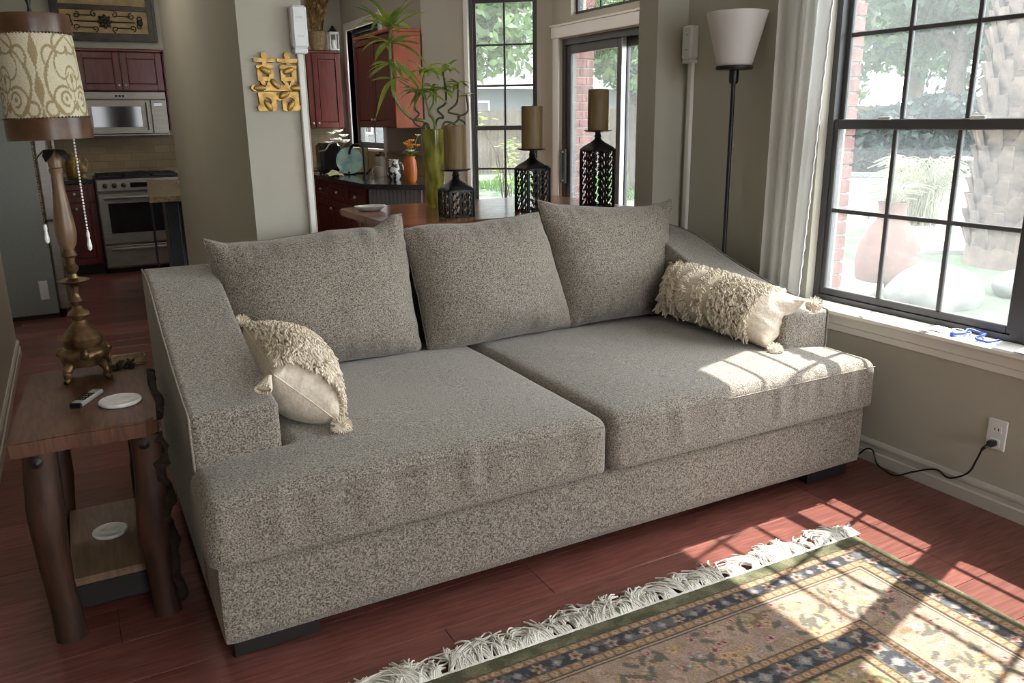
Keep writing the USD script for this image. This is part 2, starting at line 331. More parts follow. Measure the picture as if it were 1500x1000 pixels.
def sdf_mesh(fn, lo, hi, edge):
    """surface nets of a signed distance (negative inside), vectorised, vertices pulled onto the surface"""
    ax = [np.arange(l, h + edge, edge) for l, h in zip(lo, hi)]
    X, Y, Z = np.meshgrid(*ax, indexing='ij')
    F = fn(X, Y, Z); S = F < 0
    nx, ny, nz = F.shape
    acc = np.zeros((nx - 1, ny - 1, nz - 1, 3)); cnt = np.zeros((nx - 1, ny - 1, nz - 1))
    G = [X, Y, Z]
    for d in range(3):
        sl0 = [slice(None)] * 3; sl1 = [slice(None)] * 3; sl0[d] = slice(0, -1); sl1[d] = slice(1, None)
        f0, f1 = F[tuple(sl0)], F[tuple(sl1)]; cr = (f0 < 0) != (f1 < 0)
        t = np.where(cr, f0 / np.where(cr, f0 - f1, 1), 0)
        P = np.stack([g[tuple(sl0)] for g in G], -1); P[..., d] += t * edge
        o = [k for k in range(3) if k != d]
        for i in (0, 1):
            for j in (0, 1):
                q = [slice(None)] * 3
                q[o[0]] = slice(i, i + acc.shape[o[0]]); q[o[1]] = slice(j, j + acc.shape[o[1]])
                c = cr[tuple(q)]; acc += P[tuple(q)] * c[..., None]; cnt += c
    on = cnt > 0; idx = np.full(on.shape, -1); idx[on] = np.arange(on.sum())
    v = acc[on] / cnt[on][:, None]
    for _ in range(3):
        e = 1e-4; f = fn(*v.T)
        g = np.stack([(fn(*(v + e * np.eye(3)[k]).T) - f) / e for k in range(3)], -1)
        v = v - np.clip(f / np.maximum((g * g).sum(-1), .2), -edge * .4, edge * .4)[:, None] * g
    quads = []
    for d in range(3):
        o = [(d + 1) % 3, (d + 2) % 3]
        sl0 = [slice(1, -1)] * 3; sl1 = [slice(1, -1)] * 3; sl0[d] = slice(0, -1); sl1[d] = slice(1, None)
        a_, b_ = S[tuple(sl0)], S[tuple(sl1)]
        for up in (True, False):
            w = np.argwhere((a_ & ~b_) if up else (~a_ & b_))
            base = w.copy(); base[:, o[0]] += 1; base[:, o[1]] += 1
            def at(i, j):
                k = base.copy(); k[:, o[0]] += i; k[:, o[1]] += j
                return idx[k[:, 0], k[:, 1], k[:, 2]]
            q = np.stack([at(-1, -1), at(0, -1), at(0, 0), at(-1, 0)], 1)
            quads.append(q if up else q[:, ::-1])
    q = np.vstack(quads)
    return v, np.vstack([q[:, [0, 1, 2]], q[:, [0, 2, 3]]])
def wall_mesh(p0, p1, z0, z1, thick, holes=()):
    """wall whose room face runs p0->p1; it thickens to the left of that direction"""
    p0, p1 = np.array(p0, float), np.array(p1, float)
    L = np.linalg.norm(p1 - p0); ex = (p1 - p0) / L; n = np.array([-ex[1], ex[0]])
    M = m3.Manifold.cube([L, thick, z1 - z0]).translate([0, 0, z0])
    for s0, s1, h0, h1 in holes:
        M = M - m3.Manifold.cube([s1 - s0, thick + .2, h1 - h0]).translate([s0, -.1, h0])
    v, f, _ = meshkit.arrays(M)
    return np.column_stack([p0[0] + v[:, 0] * ex[0] + v[:, 1] * n[0], p0[1] + v[:, 0] * ex[1] + v[:, 1] * n[1], v[:, 2]]), f
class Frame:
    """local frame of a wall: s along it, o outwards, z up"""
    def __init__(self, p0, p1):
        self.p0 = np.array([*p0, 0.0]); e = np.array(p1, float) - np.array(p0, float); e /= np.linalg.norm(e)
        self.ex = np.array([*e, 0]); self.n = np.array([-e[1], e[0], 0])
    def box(self, s0, s1, o0, o1, z0, z1, r=0.0):
        m = rbox(s0, s1, o0, o1, z0, z1, r) if r else box(s0, s1, o0, o1, z0, z1)
        v, f, _ = meshkit.arrays(m)
        return self.p0 + v[:, :1] * self.ex + v[:, 1:2] * self.n + v[:, 2:3] * np.array([0, 0, 1.0]), f
    def pt(self, s, o, z): return self.p0 + s * self.ex + o * self.n + np.array([0, 0, z])

# ------------------------------------------------------------------ the room shell
CZ = 2.85
fl = struct('floor', 'cherry-red laminate plank floor of the living room and kitchen', 'floor', box(-3.1, 4.0, -3.6, 9.5, -0.14, -0.004), gap_m)
pw = 0.192
for k in range(46):
    y0 = 0.72 + k * pw
    if y0 > 9.3: break
    x = -1.21 - rng.random() * 1.2
    xe = 3.75 if 3.6 < y0 < 6.1 else 2.80
    while x < xe:
        x1 = x + 1.21
        a, b = max(x, -1.0 if y0 > 3.2 else -1.2), min(x1, xe)
        if b - a > 0.05:
            add(fl, 'plank', rbox(a + .0006, b - .0006, y0 + .0006, y0 + pw - .0006, -0.012, 0.0, 0.0012), floor_m)
        x = x1
add(fl, 'underlay', cat(box(-3.0, 2.8, -3.5, 0.72, -0.01, -0.0005), box(-3.0, -1.2, 0.72, 3.4, -0.01, -0.0005)), floor_m, kind='stuff')
struct('ceiling', 'plain white ceiling', 'ceiling', cat(box(-3.1, 2.97, -3.6, 9.5, CZ, CZ + .12), prism(Polygon([(2.97, 3.25), (3.97, 3.25), (3.97, 6.40), (2.97, 7.2)]), .12, z0=CZ)), ceil_m)

FR = Frame((2.81, 3.35), (2.81, -3.5))        # right wall: s grows towards the camera, o points outwards (+x)
W1S = (3.35 - 2.48, 3.35 - 0.62); WZ = (0.615, 2.45)
W3S = (3.35 + 0.5, 3.35 + 2.4)
struct('wall_right', 'greige right wall with the double window', 'wall', wall_mesh((2.81, 3.35), (2.81, -3.5), 0, CZ, 0.16, [(W1S[0], W1S[1], *WZ), (W3S[0], W3S[1], *WZ)]), paint)
struct('wall_partition', 'short greige wall end beside the torch lamp', 'wall', box(2.62, 2.81, 3.35, 3.50, 0, CZ), paint)
struct('wall_column', 'greige wall block that carries the gold ornament', 'wall', box(0.637, 0.885, 3.35, 5.80, 0, CZ), paint)
struct('wall_hall', 'pale hall wall at the left edge behind the end table', 'wall', cat(box(-0.58, -0.43, 3.40, 5.86, 0, CZ)), paint)
struct('wall_left', 'greige wall of the living room left of the hall', 'wall', cat(box(-3.0, -0.579, 3.401, 3.52, 0, CZ), box(-3.12, -3.0, -3.5, 3.52, 0, CZ)), paint)
struct('wall_rear', 'greige wall behind the viewer with a wide window opening', 'wall', wall_mesh((2.81, -3.5), (-3.1, -3.5), 0, CZ, 0.12, [(0.5, 2.3, 0.6, 2.4)]), paint)
struct('wall_kitchen_left', 'kitchen wall behind the refrigerator', 'wall', cat(box(-1.15, -1.0, 5.86, 9.5, 0, CZ), box(-1.15, -0.579, 5.74, 5.859, 0, CZ)), paint)
struct('wall_kitchen_back', 'greige kitchen wall behind the stove', 'wall', box(-1.0, 3.05, 9.35, 9.5, 0, CZ), paint)
FK = Frame((2.9, 9.35), (2.9, 7.02))
struct('wall_kitchen_right', 'kitchen wall with the sink window', 'wall', wall_mesh((2.9, 9.35), (2.9, 7.02), 0, CZ, 0.15, [(0.20, 1.25, 1.13, 2.36)]), paint)
FF = Frame((2.9, 7.02), (3.8, 6.30)); LF = math.hypot(.9, .72)
struct('wall_nook_angled', 'angled breakfast nook wall with the tall window', 'wall', wall_mesh((2.9, 7.02), (3.8, 6.30), 0, CZ, 0.15, [(LF - .735, LF - .13, .58, 2.45)]), paint)
FD = Frame((3.8, 6.30), (3.8, 3.40))
struct('wall_nook_right', 'breakfast nook wall with the sliding patio door', 'wall', wall_mesh((3.8, 6.30), (3.8, 3.40), 0, CZ, 0.15, [(0.14, 1.74, 0.0, 2.05), (0.30, 1.60, 2.22, 2.62)]), paint)
ex = struct('wall_exterior', 'red brick outside face of the nook seen through the window', 'brick wall', cat(box(2.975, 3.965, 3.262, 3.40, -0.15, CZ), box(2.81, 3.80, 3.35, 3.399, 0, CZ)), mortar)
for k in range(37):
    z0 = -0.14 + k * 0.0795; off = -0.11 if k % 2 else 0.0
    x = 2.98 + off
    while x < 3.97:
        a, b = max(x, 2.98), min(x + .215, 3.975)
        if b - a > 0.03:
            add(ex, 'brick', rbox(a, b, 3.25 + rng.uniform(-.002, .002), 3.275, z0, z0 + .068, .004), brick_m)
        x += 0.226

def base_run(name, label, fr, s0, s1):
    p = Polygon([(0, 0), (-.016, 0), (-.016, .045), (-.010, .050), (-.010, .068), (-.013, .073), (-.013, .082), (-.006, .094), (0, .096)])
    v, f = prism(p, s1 - s0, (fr.pt(s0, 0, 0), fr.n, (0, 0, 1), fr.ex))
    struct(name, label, 'baseboard', (v, f), base_paint, 25)
base_run('baseboard_right', 'white profiled baseboard along the right wall', FR, 0.0, 6.8)
base_run('baseboard_hall', 'white baseboard at the foot of the hall wall', Frame((-.43, 3.40), (-.43, 5.86)), 0, 2.475)
base_run('baseboard_nook', 'white baseboard along the patio door wall', FD, 1.85, 2.8)

# ------------------------------------------------------------------ windows and the patio door
def window(n, label, fr, s0, s1, z0, z1, rail, cols, rows_lo, rows_up, o=0.045, glass=pane_m, latch=True):
    """aluminium single-hung window: frame, two sashes, muntins, panes"""
    c = fr.pt((s0 + s1) / 2, o, z0)
    t = thing(f'window_{n}', label, 'window', c, kind='structure')
    w = 0.028
    add(t, 'frame', cat(fr.box(s0, s0 + w, o, o + .07, z0, z1), fr.box(s1 - w, s1, o, o + .07, z0, z1), fr.box(s0 + w, s1 - w, o, o + .07, z0, z0 + w), fr.box(s0 + w, s1 - w, o, o + .07, z1 - w, z1)), bronze_al)
    for part, a, b, oo, rows in (('lower_sash', z0 + w, rail + .02, o + .008, rows_lo), ('upper_sash', rail - .02, z1 - w, o + .036, rows_up)):
        sw = 0.022
        u0, u1 = s0 + w, s1 - w
        sp = add(t, part, cat(fr.box(u0, u0 + sw, oo, oo + .025, a, b, .003), fr.box(u1 - sw, u1, oo, oo + .025, a, b, .003),
                 fr.box(u0 + sw, u1 - sw, oo, oo + .025, a, a + (.03 if part == 'lower_sash' else .04), .003), fr.box(u0 + sw, u1 - sw, oo, oo + .025, b - .04, b, .003)), bronze_al)
        g0, g1, h0, h1 = u0 + sw, u1 - sw, a + .03, b - .04
        if part == 'upper_sash': h0 = a + .04
        for i in range(1, cols):
            s = g0 + (g1 - g0) * i / cols
            add(sp, 'muntin', fr.box(s - .0085, s + .0085, oo + .004, oo + .020, h0, h1, .002), bronze_al)
        for j in range(1, rows):
            z = h0 + (h1 - h0) * j / rows
            add(sp, 'muntin', fr.box(g0, g1, oo + .0055, oo + .0185, z - .0085, z + .0085, .002), bronze_al)
        for i in range(cols):
            for j in range(rows):
                add(sp, 'pane', fr.box(g0 + (g1 - g0) * i / cols, g0 + (g1 - g0) * (i + 1) / cols, oo + .0115, oo + .0125, h0 + (h1 - h0) * j / rows, h0 + (h1 - h0) * (j + 1) / rows), glass)
    if latch:
        for q in (0.30, 0.72):
            s = s0 + (s1 - s0) * q
            add(t, 'latch', cat(fr.box(s - .028, s + .028, o - .004, o + .014, rail + .016, rail + .028, .003), fr.box(s - .02, s + .035, o - .012, o - .002, rail + .022, rail + .030, .003)), silver, label='metal sash latch')
    return t
MU = 3.35 - 1.572
window(1, 'dark-framed window with small panes beside the sheer curtain', FR, W1S[0], MU, *WZ, 1.366, 3, 2, 3)
window(2, 'dark-framed window joined to the right side of the first, beyond the picture edge', FR, MU, W1S[1], *WZ, 1.366, 3, 2, 3)
window(3, 'dark-framed window on the right wall behind the viewer', FR, *W3S, *WZ, 1.366, 6, 2, 3, latch=False)
window(4, 'tall narrow dark-framed window in the angled nook wall', FF, LF - .735, LF - .13, .58, 2.45, 1.336, 2, 2, 3, o=0.05, glass=pane_c, latch=False)
window(5, 'white-trimmed window above the kitchen sink', FK, 0.20, 1.25, 1.13, 2.36, 1.75, 2, 1, 1, o=0.06, glass=pane_c, latch=False)
# transom above the door
t = thing('window_6', 'low dark transom window above the patio door', 'window', FD.pt(.95, .06, 2.22), kind='structure')
add(t, 'frame', cat(FD.box(.30, .33, .05, .1, 2.22, 2.62), FD.box(1.57, 1.60, .05, .1, 2.22, 2.62), FD.box(.33, 1.57, .05, .1, 2.22, 2.25), FD.box(.33, 1.57, .05, .1, 2.59, 2.62)), bronze_al)
for i in range(1, 4):
    s = .33 + 1.24 * i / 4; add(t, 'muntin', FD.box(s - .01, s + .01, .06, .08, 2.25, 2.59), bronze_al)
for i in range(4): add(t, 'pane', FD.box(.33 + 1.24 * i / 4, .33 + 1.24 * (i + 1) / 4, .0695, .0705, 2.25, 2.59), pane_c)

struct('trim_1', 'white window stool and apron under the double window', 'window sill', cat(FR.box(W1S[0] - .07, W1S[1] + .07, -.085, .045, .598, .622, .006), FR.box(W1S[0] - .05, W1S[1] + .05, -.02, 0, .545, .598, .004), FR.box(W1S[0] - .05, W1S[1] + .05, -.013, 0, .515, .545, .003)), white)
struct('trim_2', 'white casing at the left side of the tall nook window', 'trim', cat(FF.box(LF - .775, LF - .735, -.012, .05, .55, 2.5, .004), FF.box(LF - .775, LF - .09, -.03, .05, .55, .58, .004)), white)
struct('trim_3', 'white casing around the sink window', 'trim', cat(FK.box(.125, .20, -.018, .06, 1.05, 2.44, .004), FK.box(1.25, 1.325, -.018, .06, 1.05, 2.44, .004), FK.box(.20, 1.25, -.018, .06, 2.36, 2.44, .004), FK.box(.20, 1.25, -.03, .06, 1.10, 1.13, .004)), white)
struct('trim_4', 'cream casing around the patio door', 'trim', cat(FD.box(.04, .13, -.02, 0, 0, 2.06, .004), FD.box(1.75, 1.84, -.02, 0, 0, 2.06, .004), FD.box(.02, 1.86, -.024, 0, 2.06, 2.15, .004), FD.box(.0, 1.88, -.03, 0, 2.15, 2.168, .003)), white)

t = thing('door_1', 'dark-framed sliding glass patio door to the back yard', 'sliding door', FD.pt(.95, .08, 0), kind='structure')
add(t, 'door_frame', cat(FD.box(.14, .185, .02, .13, 0, 2.05), FD.box(1.695, 1.74, .02, .13, 0, 2.05), FD.box(.185, 1.695, .02, .13, 2.0, 2.05), FD.box(.185, 1.695, .02, .13, 0, .03)), bronze_al)
for a, b, o in ((.185, .97, .035), (.91, 1.695, .085)):
    p = add(t, 'sliding_panel', cat(FD.box(a, a + .06, o, o + .035, .03, 2.0, .004), FD.box(b - .06, b, o, o + .035, .03, 2.0, .004), FD.box(a + .06, b - .06, o, o + .035, 1.93, 2.0, .004), FD.box(a + .06, b - .06, o, o + .035, .03, .12, .004)), bronze_al)
    add(p, 'pane', FD.box(a + .06, b - .06, o + .016, o + .018, .12, 1.93), pane_c)
add(t, 'door_edge_strip', FD.box(.973, .980, .03, .07, .03, 2.0), silver, label='pale weather strip between the two panels')
add(t, 'handle', cat(FD.box(.19, .21, .0, .035, .86, 1.16, .004), FD.box(.195, .205, -.03, .0, .88, .9, .003), FD.box(.195, .205, -.03, .0, 1.12, 1.14, .003), FD.box(.192, .208, -.04, -.028, .87, 1.15, .004)), blackmetal, label='black pull handle')

def ceiling_lamp(label, x, y, power):
    t = thing('ceiling_lamp', label, 'ceiling lamp', (x, y, CZ - .09))
    add(t, 'base', lathe([(0, CZ - .03), (.15, CZ - .03), (.16, CZ - .02), (.16, CZ), (0, CZ)], 32, (x, y, 0)), whiteplastic, 40)
    add(t, 'diffuser', lathe([(0, CZ - .085), (.08, CZ - .078), (.13, CZ - .05), (.145, CZ - .03), (0, CZ - .03)], 32, (x, y, 0)), lampglow, 40)
lampglow = usdkit.material(stage, LK + 'lit_lamp_diffuser', {'e': ('emission', {'color': (1.0, 0.93, 0.82), 'strength': 20.0})}, surface='e.emission')
ceiling_lamp('round flush ceiling lamp in the hall outside the picture', .1, 4.9, 1)
ceiling_lamp('round flush ceiling lamp in the breakfast nook', 2.7, 5.2, 1)
ceiling_lamp('round flush ceiling lamp in the middle of the kitchen', 1.3, 7.6, 1)
struct('roof_overhang', 'roof overhang above the patio door outside', 'roof', cat(box(3.97, 4.30, 3.3, 6.6, CZ, CZ + .12)), whitewall)

# ------------------------------------------------------------------ rods on the wall ends, outlet, cord
def wall_rod(label, p, n, w):
    """slim white rod with a box on top; p: foot centre on the wall, n: wall normal into the room"""
    p, n = np.array([*p, 0.0]), np.array([*n, 0.0]); s = np.array([-n[1], n[0], 0])
    def b(a0, a1, d0, d1, z0, z1, r=.004):
        v, f, _ = meshkit.arrays(rbox(a0, a1, d0, d1, z0, z1, r)); return p + v[:, :1] * s + v[:, 1:2] * n + v[:, 2:3] * np.array([0, 0, 1.0]), f
    t = thing('wall_rod', label, 'wall rod', p, group=None)
    add(t, 'rod', b(-w / 2, w / 2, .0, .022, 0.0, 1.69), white)
    add(t, 'housing', b(-w * .85 - .01, w * .85 + .01, 0, .05, 1.68, 1.835, .008), whiteplastic)
    add(t, 'cap', b(-w * .85 - .006, w * .85 + .006, 0, .046, 1.66, 1.68, .004), whiteplastic)
    for z in (1.72, 1.79): add(t, 'mark', b(-.012, .012, .0495, .0505, z, z + .006, .0003), silver, label='small grey print line')
wall_rod('slim white rod and box on the wall end right of the gold ornament', (0.862, 3.35), (0, -1), .024)
wall_rod('slim white rod and box on the right wall left of the torch lamp', (2.81, 3.30), (-1, 0), .032)

t = thing('wall_outlet', 'white duplex outlet plate on the right wall with a plug in it', 'outlet', (2.81, 1.565, .26))
add(t, 'cover_plate', rbox(2.803, 2.81, 1.530, 1.600, .233, .348, .003), whiteplastic)
for z in (.260, .310):
    add(t, 'receptacle', rbox(2.8005, 2.804, 1.548, 1.582, z - .014, z + .014, .003), whiteplastic)
for dy in (-.007, .007): add(t, 'slot', box(2.7998, 2.8008, 1.565 + dy - .0012, 1.565 + dy + .0012, .306, .316), blackmetal)
t = thing('power_cord', 'black power cord running from the outlet over the baseboard to the sofa', 'cord', (2.79, 1.8, 0))
add(t, 'plug', cat(rbox(2.765, 2.8, 1.552, 1.578, .250, .272, .006), tube([(2.767, 1.565, .261), (2.755, 1.570, .252), (2.752, 1.578, .24)], .006)), blackmetal)
add(t, 'wire', tube(spline([(2.752, 1.578, .24), (2.768, 1.60, .19), (2.775, 1.63, .122), (2.778, 1.70, .074), (2.776, 1.755, .088), (2.772, 1.84, .045), (2.76, 1.905, .006), (2.765, 1.96, .006), (2.775, 2.01, .018), (2.778, 2.035, .062), (2.778, 2.07, .056), (2.77, 2.12, .012), (2.72, 2.25, .006), (2.69, 2.6, .006), (2.675, 2.78, .006)], 8), .0036, 8), blackmetal, True)

# ------------------------------------------------------------------ curtain
t = thing('curtain', 'sheer white curtain panel hanging at the left side of the window', 'curtain', (2.76, 2.56, .12))
nu, nv = 120, 30
u = np.linspace(0, 1, nu); z = np.linspace(.10, 2.56, nv)
U, Zc = np.meshgrid(u, z, indexing='ij')
gather = 1 - .05 * np.sin((Zc - .1) / 2.46 * np.pi)
Yc = 2.565 + (U - .5) * .29 * gather + (1 - U) * .055 * np.clip((1.9 - Zc) / 1.3, 0, 1)
Xc = 2.762 + .013 * np.sin(U * 2 * np.pi * 3.6 + .7 * np.sin(Zc * 1.3)) + .004 * np.sin(U * 25 + Zc)
Yc += .006 * np.cos(U * 2 * np.pi * 5.2)
add(t, 'cloth', (np.stack([Xc, Yc, Zc], -1).reshape(-1, 3), grid_faces(nu, nv)), sheer, True)
hem = np.stack([Xc[0] - .002, Yc[0] - .004 + .003 * np.sin(Zc[0] * 60), Zc[0]], -1)
zz = np.linspace(.1, 2.56, 240)
add(t, 'scalloped_edge', tube(np.stack([np.interp(zz, z, Xc[0]) - .003, np.interp(zz, z, Yc[0]) - .004 + .005 * np.abs(np.sin(zz * 48)), zz], -1), .0045, 6), whiteplastic, True)
t = thing('curtain_rod', 'dark curtain rod above the double window', 'curtain rod', (2.74, 1.5, 2.57))
add(t, 'rod', tube([(2.755, 2.85, 2.575), (2.755, .2, 2.575)], .011, 12), blackmetal, True)
for y in (2.8, 1.4, .3): add(t, 'bracket', rbox(2.75, 2.81, y - .012, y + .012, 2.56, 2.585, .003), blackmetal)

# ------------------------------------------------------------------ sofa
SX0, SX1, SF, SB = 0.19, 2.64, 1.972, 3.27
sofa = thing('sofa', 'long grey tweed sofa with three loose back cushions under the window light', 'sofa', (1.415, 2.6, 0))
def rb2(x, y, x0, x1, y0, y1):
    dx = np.maximum(x0 - x, x - x1); dy = np.maximum(y0 - y, y - y1)
    return np.minimum(np.maximum(dx, dy), 0.0) + np.hypot(np.maximum(dx, 0.0), np.maximum(dy, 0.0))
def rnd_ext(d2, dz, r):
    a, b = d2 + r, dz + r
    return np.minimum(np.maximum(a, b), 0.0) + np.hypot(np.maximum(a, 0.0), np.maximum(b, 0.0)) - r
def fbox(x0, x1, y0, y1, z0, z1, r, e):
    fn = lambda x, y, z: rnd_ext(rb2(x, y, x0 + r, x1 - r, y0 + r, y1 - r) - r, np.abs(z - (z0 + z1) / 2) - (z1 - z0) / 2, r * .8)
    return sdf_mesh(fn, (x0 - .05, y0 - .05, z0 - .05), (x1 + .05, y1 + .05, z1 + .05), e)
add(sofa, 'base', fbox(SX0 + .005, SX1 - .005, SF + .01, SB - .01, .07, .299, .016, .022), fabric, 50)
# arms with a swooping top
AY = np.array([2.10, 2.20, 2.30, 2.42, 2.60, 2.80, 2.95, 3.10, 3.30]); AZ = np.array([.640, .645, .655, .678, .722, .780, .835, .872, .885])
from scipy.interpolate import PchipInterpolator
_ap = PchipInterpolator(AY, AZ); _ys = np.linspace(2.0, 3.4, 600); _zs = _ap(np.clip(_ys, 2.1, 3.3))
def armz(y): return float(np.interp(y, _ys, _zs))
def arm(x0, x1):
    xc, hw = (x0 + x1) / 2, (x1 - x0) / 2
    def fn(x, y, z):
        top = (z - np.interp(y, _ys, _zs)) * 0.97
        d2 = np.maximum.reduce([top, .10 - z, 2.205 - y, y - SB])
        a, b = 2.205 - y + .012, top + .012
        d2 = np.where((a > 0) & (b > 0), np.hypot(a, b) - .012, d2)
        return rnd_ext(d2, np.abs(x - xc) - hw, .013)
    return sdf_mesh(fn, (x0 - .05, 2.15, .05), (x1 + .05, SB + .05, .95), .016)
for a, b, xo in ((SX0, SX0 + .245, SX0 + .004), (SX1 - .245, SX1, SX1 - .004)):
    ap = add(sofa, 'arm', arm(a, b), fabric, 50)
    ys = np.linspace(2.207, SB - .01, 40)
    line = [(xo, 2.205, z) for z in np.linspace(.36, armz(2.205) - .01, 10)] + [(xo, y, armz(y) - .001) for y in ys]
    add(ap, 'piping', tube(line, .0042, 6), seam, True)
add(sofa, 'back_frame', fbox(SX0 + .20, SX1 - .20, 3.13, SB, .10, .86, .022, .026), fabric, 50)

def seat_cushion(xa, xb, arm_side):
    z0, z1, r = .305, .490, .048
    xi0, xi1 = (SX0 + .25, xb) if arm_side < 0 else (xa, SX1 - .25)
    cx, cy = (xa + xb) / 2, 2.45
    def fn(x, y, z):
        d2 = np.minimum(rb2(x, y, xa + r, xb - r, 1.955 + r, 2.19 - .004), rb2(x, y, xi0 + r, xi1 - r, 1.955 + r, 3.15 - r)) - r
        crown = .030 * np.maximum(0.0, 1 - ((x - cx) / .62) ** 4) * np.maximum(0.0, 1 - ((y - cy) / .56) ** 4)
        dz = np.maximum(z - z1 - crown, z0 - z)
        return np.where(z > .39, rnd_ext(d2, dz, .044), rnd_ext(d2, dz, .014))
    v, f = sdf_mesh(fn, (xa - .05, 1.90, z0 - .05), (xb + .05, 3.20, z1 + .09), .0155)
    # soft vertical puckers on the front face
    k = np.clip((2.02 - v[:, 1]) / .05, 0, 1) * np.clip((v[:, 2] - .33) / .05, 0, 1) * np.clip((.52 - v[:, 2]) / .03, 0, 1)
    v[:, 1] -= k * .008 * (meshkit.fbm(np.stack([v[:, 0] * 22, v[:, 2] * 2.5, np.zeros(len(v))], -1), 3, 5) - .5) * 2
    v[:, 2] += .006 * (meshkit.fbm(v * 4.0 + 9, 2, 3) - .5) * np.clip((v[:, 2] - .45) / .05, 0, 1)
    cpath = add(sofa, 'seat_cushion', (v, f), fabric, 60)
    for zz in (.470,):
        pts = [(x, 1.956, zz) for x in np.linspace(xa + .03, xb - .03, 30)]
        add(cpath, 'welt', tube(pts, .0024, 6), seam, True)
XM = 1.402
FLIPB, FLIPL, FLIPR = False, True, False
seat_cushion(SX0 - .014, XM - .004, -1)
seat_cushion(XM + .004, SX1 + .018, 1)

def pillow(TL, TR, BL, BR, T, back=.75, pinch=.05, n=64, seed=0, wr=.016, pw_=2.6, flip=False, cr=.10, wave=.020, ears=(), dip=None, pk=0.0):
    TL, TR, BL, BR = (np.array(k, float) for k in (TL, TR, BL, BR))
    nrm = np.cross(TR - TL, TL - BL); nrm /= np.linalg.norm(nrm)
    if flip: nrm = -nrm
    s = np.linspace(-1, 1, n); s = np.sign(s) * (1 - (1 - np.abs(s)) ** 1.35)
    Ug, Vg = np.meshgrid(s, s, indexing='ij')
    cu, cv = np.clip((np.abs(Ug) - 1 + cr) / cr, 0, 1), np.clip((np.abs(Vg) - 1 + cr) / cr, 0, 1)
    ln_ = np.hypot(cu, cv); sc_ = np.where(ln_ > 0, np.maximum(cu, cv) / np.maximum(ln_, 1e-9), 1)
    for su, sv in ears: sc_ = np.where((Ug * su > 0) & (Vg * sv > 0), 1.0, sc_)
    Ur, Vr = np.sign(Ug) * (np.abs(Ug) - cr * cu * (1 - sc_)), np.sign(Vg) * (np.abs(Vg) - cr * cv * (1 - sc_))
    u2 = Ur * (1 - pinch * (1 - Vg ** 2) * np.abs(Ug)); v2 = Vr * (1 - pinch * (1 - Ug ** 2) * np.abs(Vg))
    wv = lambda t, k: wave * 4 * (meshkit.fbm(np.stack([t * 2.6 + 30, np.full_like(t, k), np.full_like(t, seed * 1.7)], -1), 3, seed) - .5)
    u2 = u2 + wv(Vg, 1.5) * np.abs(Ug) ** 3 * (1 - Vg ** 4); v2 = v2 + wv(Ug, 7.5) * np.abs(Vg) ** 3 * (1 - Ug ** 4)
    a, b = (u2 + 1) / 2, (v2 + 1) / 2
    P = (BL * ((1 - a) * (1 - b))[..., None] + BR * (a * (1 - b))[..., None] + TL * ((1 - a) * b)[..., None] + TR * (a * b)[..., None])
    if dip is not None: P[..., 2] += np.interp(Ug, *dip) * a * 0 + np.interp(Ug, *dip) * b ** 3
    th = T * np.sqrt(np.clip(1 - np.abs(Ug) ** pw_, 0, 1)) * np.sqrt(np.clip(1 - np.abs(Vg) ** pw_, 0, 1)) * (1 - .10 * Vg)
    edge = np.clip(np.maximum(np.abs(Ug), np.abs(Vg)) * 1.6 - .6, 0, 1)
    tang = np.where(np.abs(Ug) > np.abs(Vg), Vg, Ug)
    w = (meshkit.fbm(np.stack([tang * 7 + 3 * np.sign(Ug), np.maximum(np.abs(Ug), np.abs(Vg)) * 1.5, np.full_like(Ug, seed * 7.3)], -1) + 50, 3, seed) - .5)
    big = meshkit.fbm(np.stack([Ug * 1.7 + 20, Vg * 1.7 + 20, np.full_like(Ug, seed * 3.1)], -1), 2, seed + 4) - .5
    thk = th * (1 + .16 * big) + wr * 2 * w * edge * (th > .004)
    if pk:
        pc = meshkit.fbm(np.stack([Ug * 9 + 60, np.full_like(Ug, seed * 2.2), Vg * .8 + 9], -1), 2, seed + 11) - .5
        thk = thk + pk * pc * (np.clip(np.abs(Vg) * 2.2 - 1.1, 0, 1) * np.clip((1 - np.abs(Vg)) * 9, 0, 1))
    F = P + nrm * thk[..., None]; B = P - nrm * (th * back)[..., None]
    # merge the rim
    nF = n * n
    idx = np.arange(nF).reshape(n, n); rim = np.zeros((n, n), bool); rim[0] = rim[-1] = True; rim[:, 0] = rim[:, -1] = True
    bi = np.where(rim, idx, 0); inner = ~rim; bi[inner] = nF + np.arange(inner.sum())
    v = np.vstack([F.reshape(-1, 3), B[inner]])
    f = grid_faces(n, n); fb = bi.reshape(-1)[f][:, ::-1]
    mesh = trimesh.Trimesh(v, np.vstack([f, fb]), process=False)
    if mesh.volume < 0: mesh.invert()
    order = [(i, 0) for i in range(n)] + [(n - 1, j) for j in range(1, n)] + [(i, n - 1) for i in range(n - 2, -1, -1)] + [(0, j) for j in range(n - 2, -1, -1)]
    rimline = np.array([F[i, j] for i, j in order])
    return mesh, rimline, F, nrm
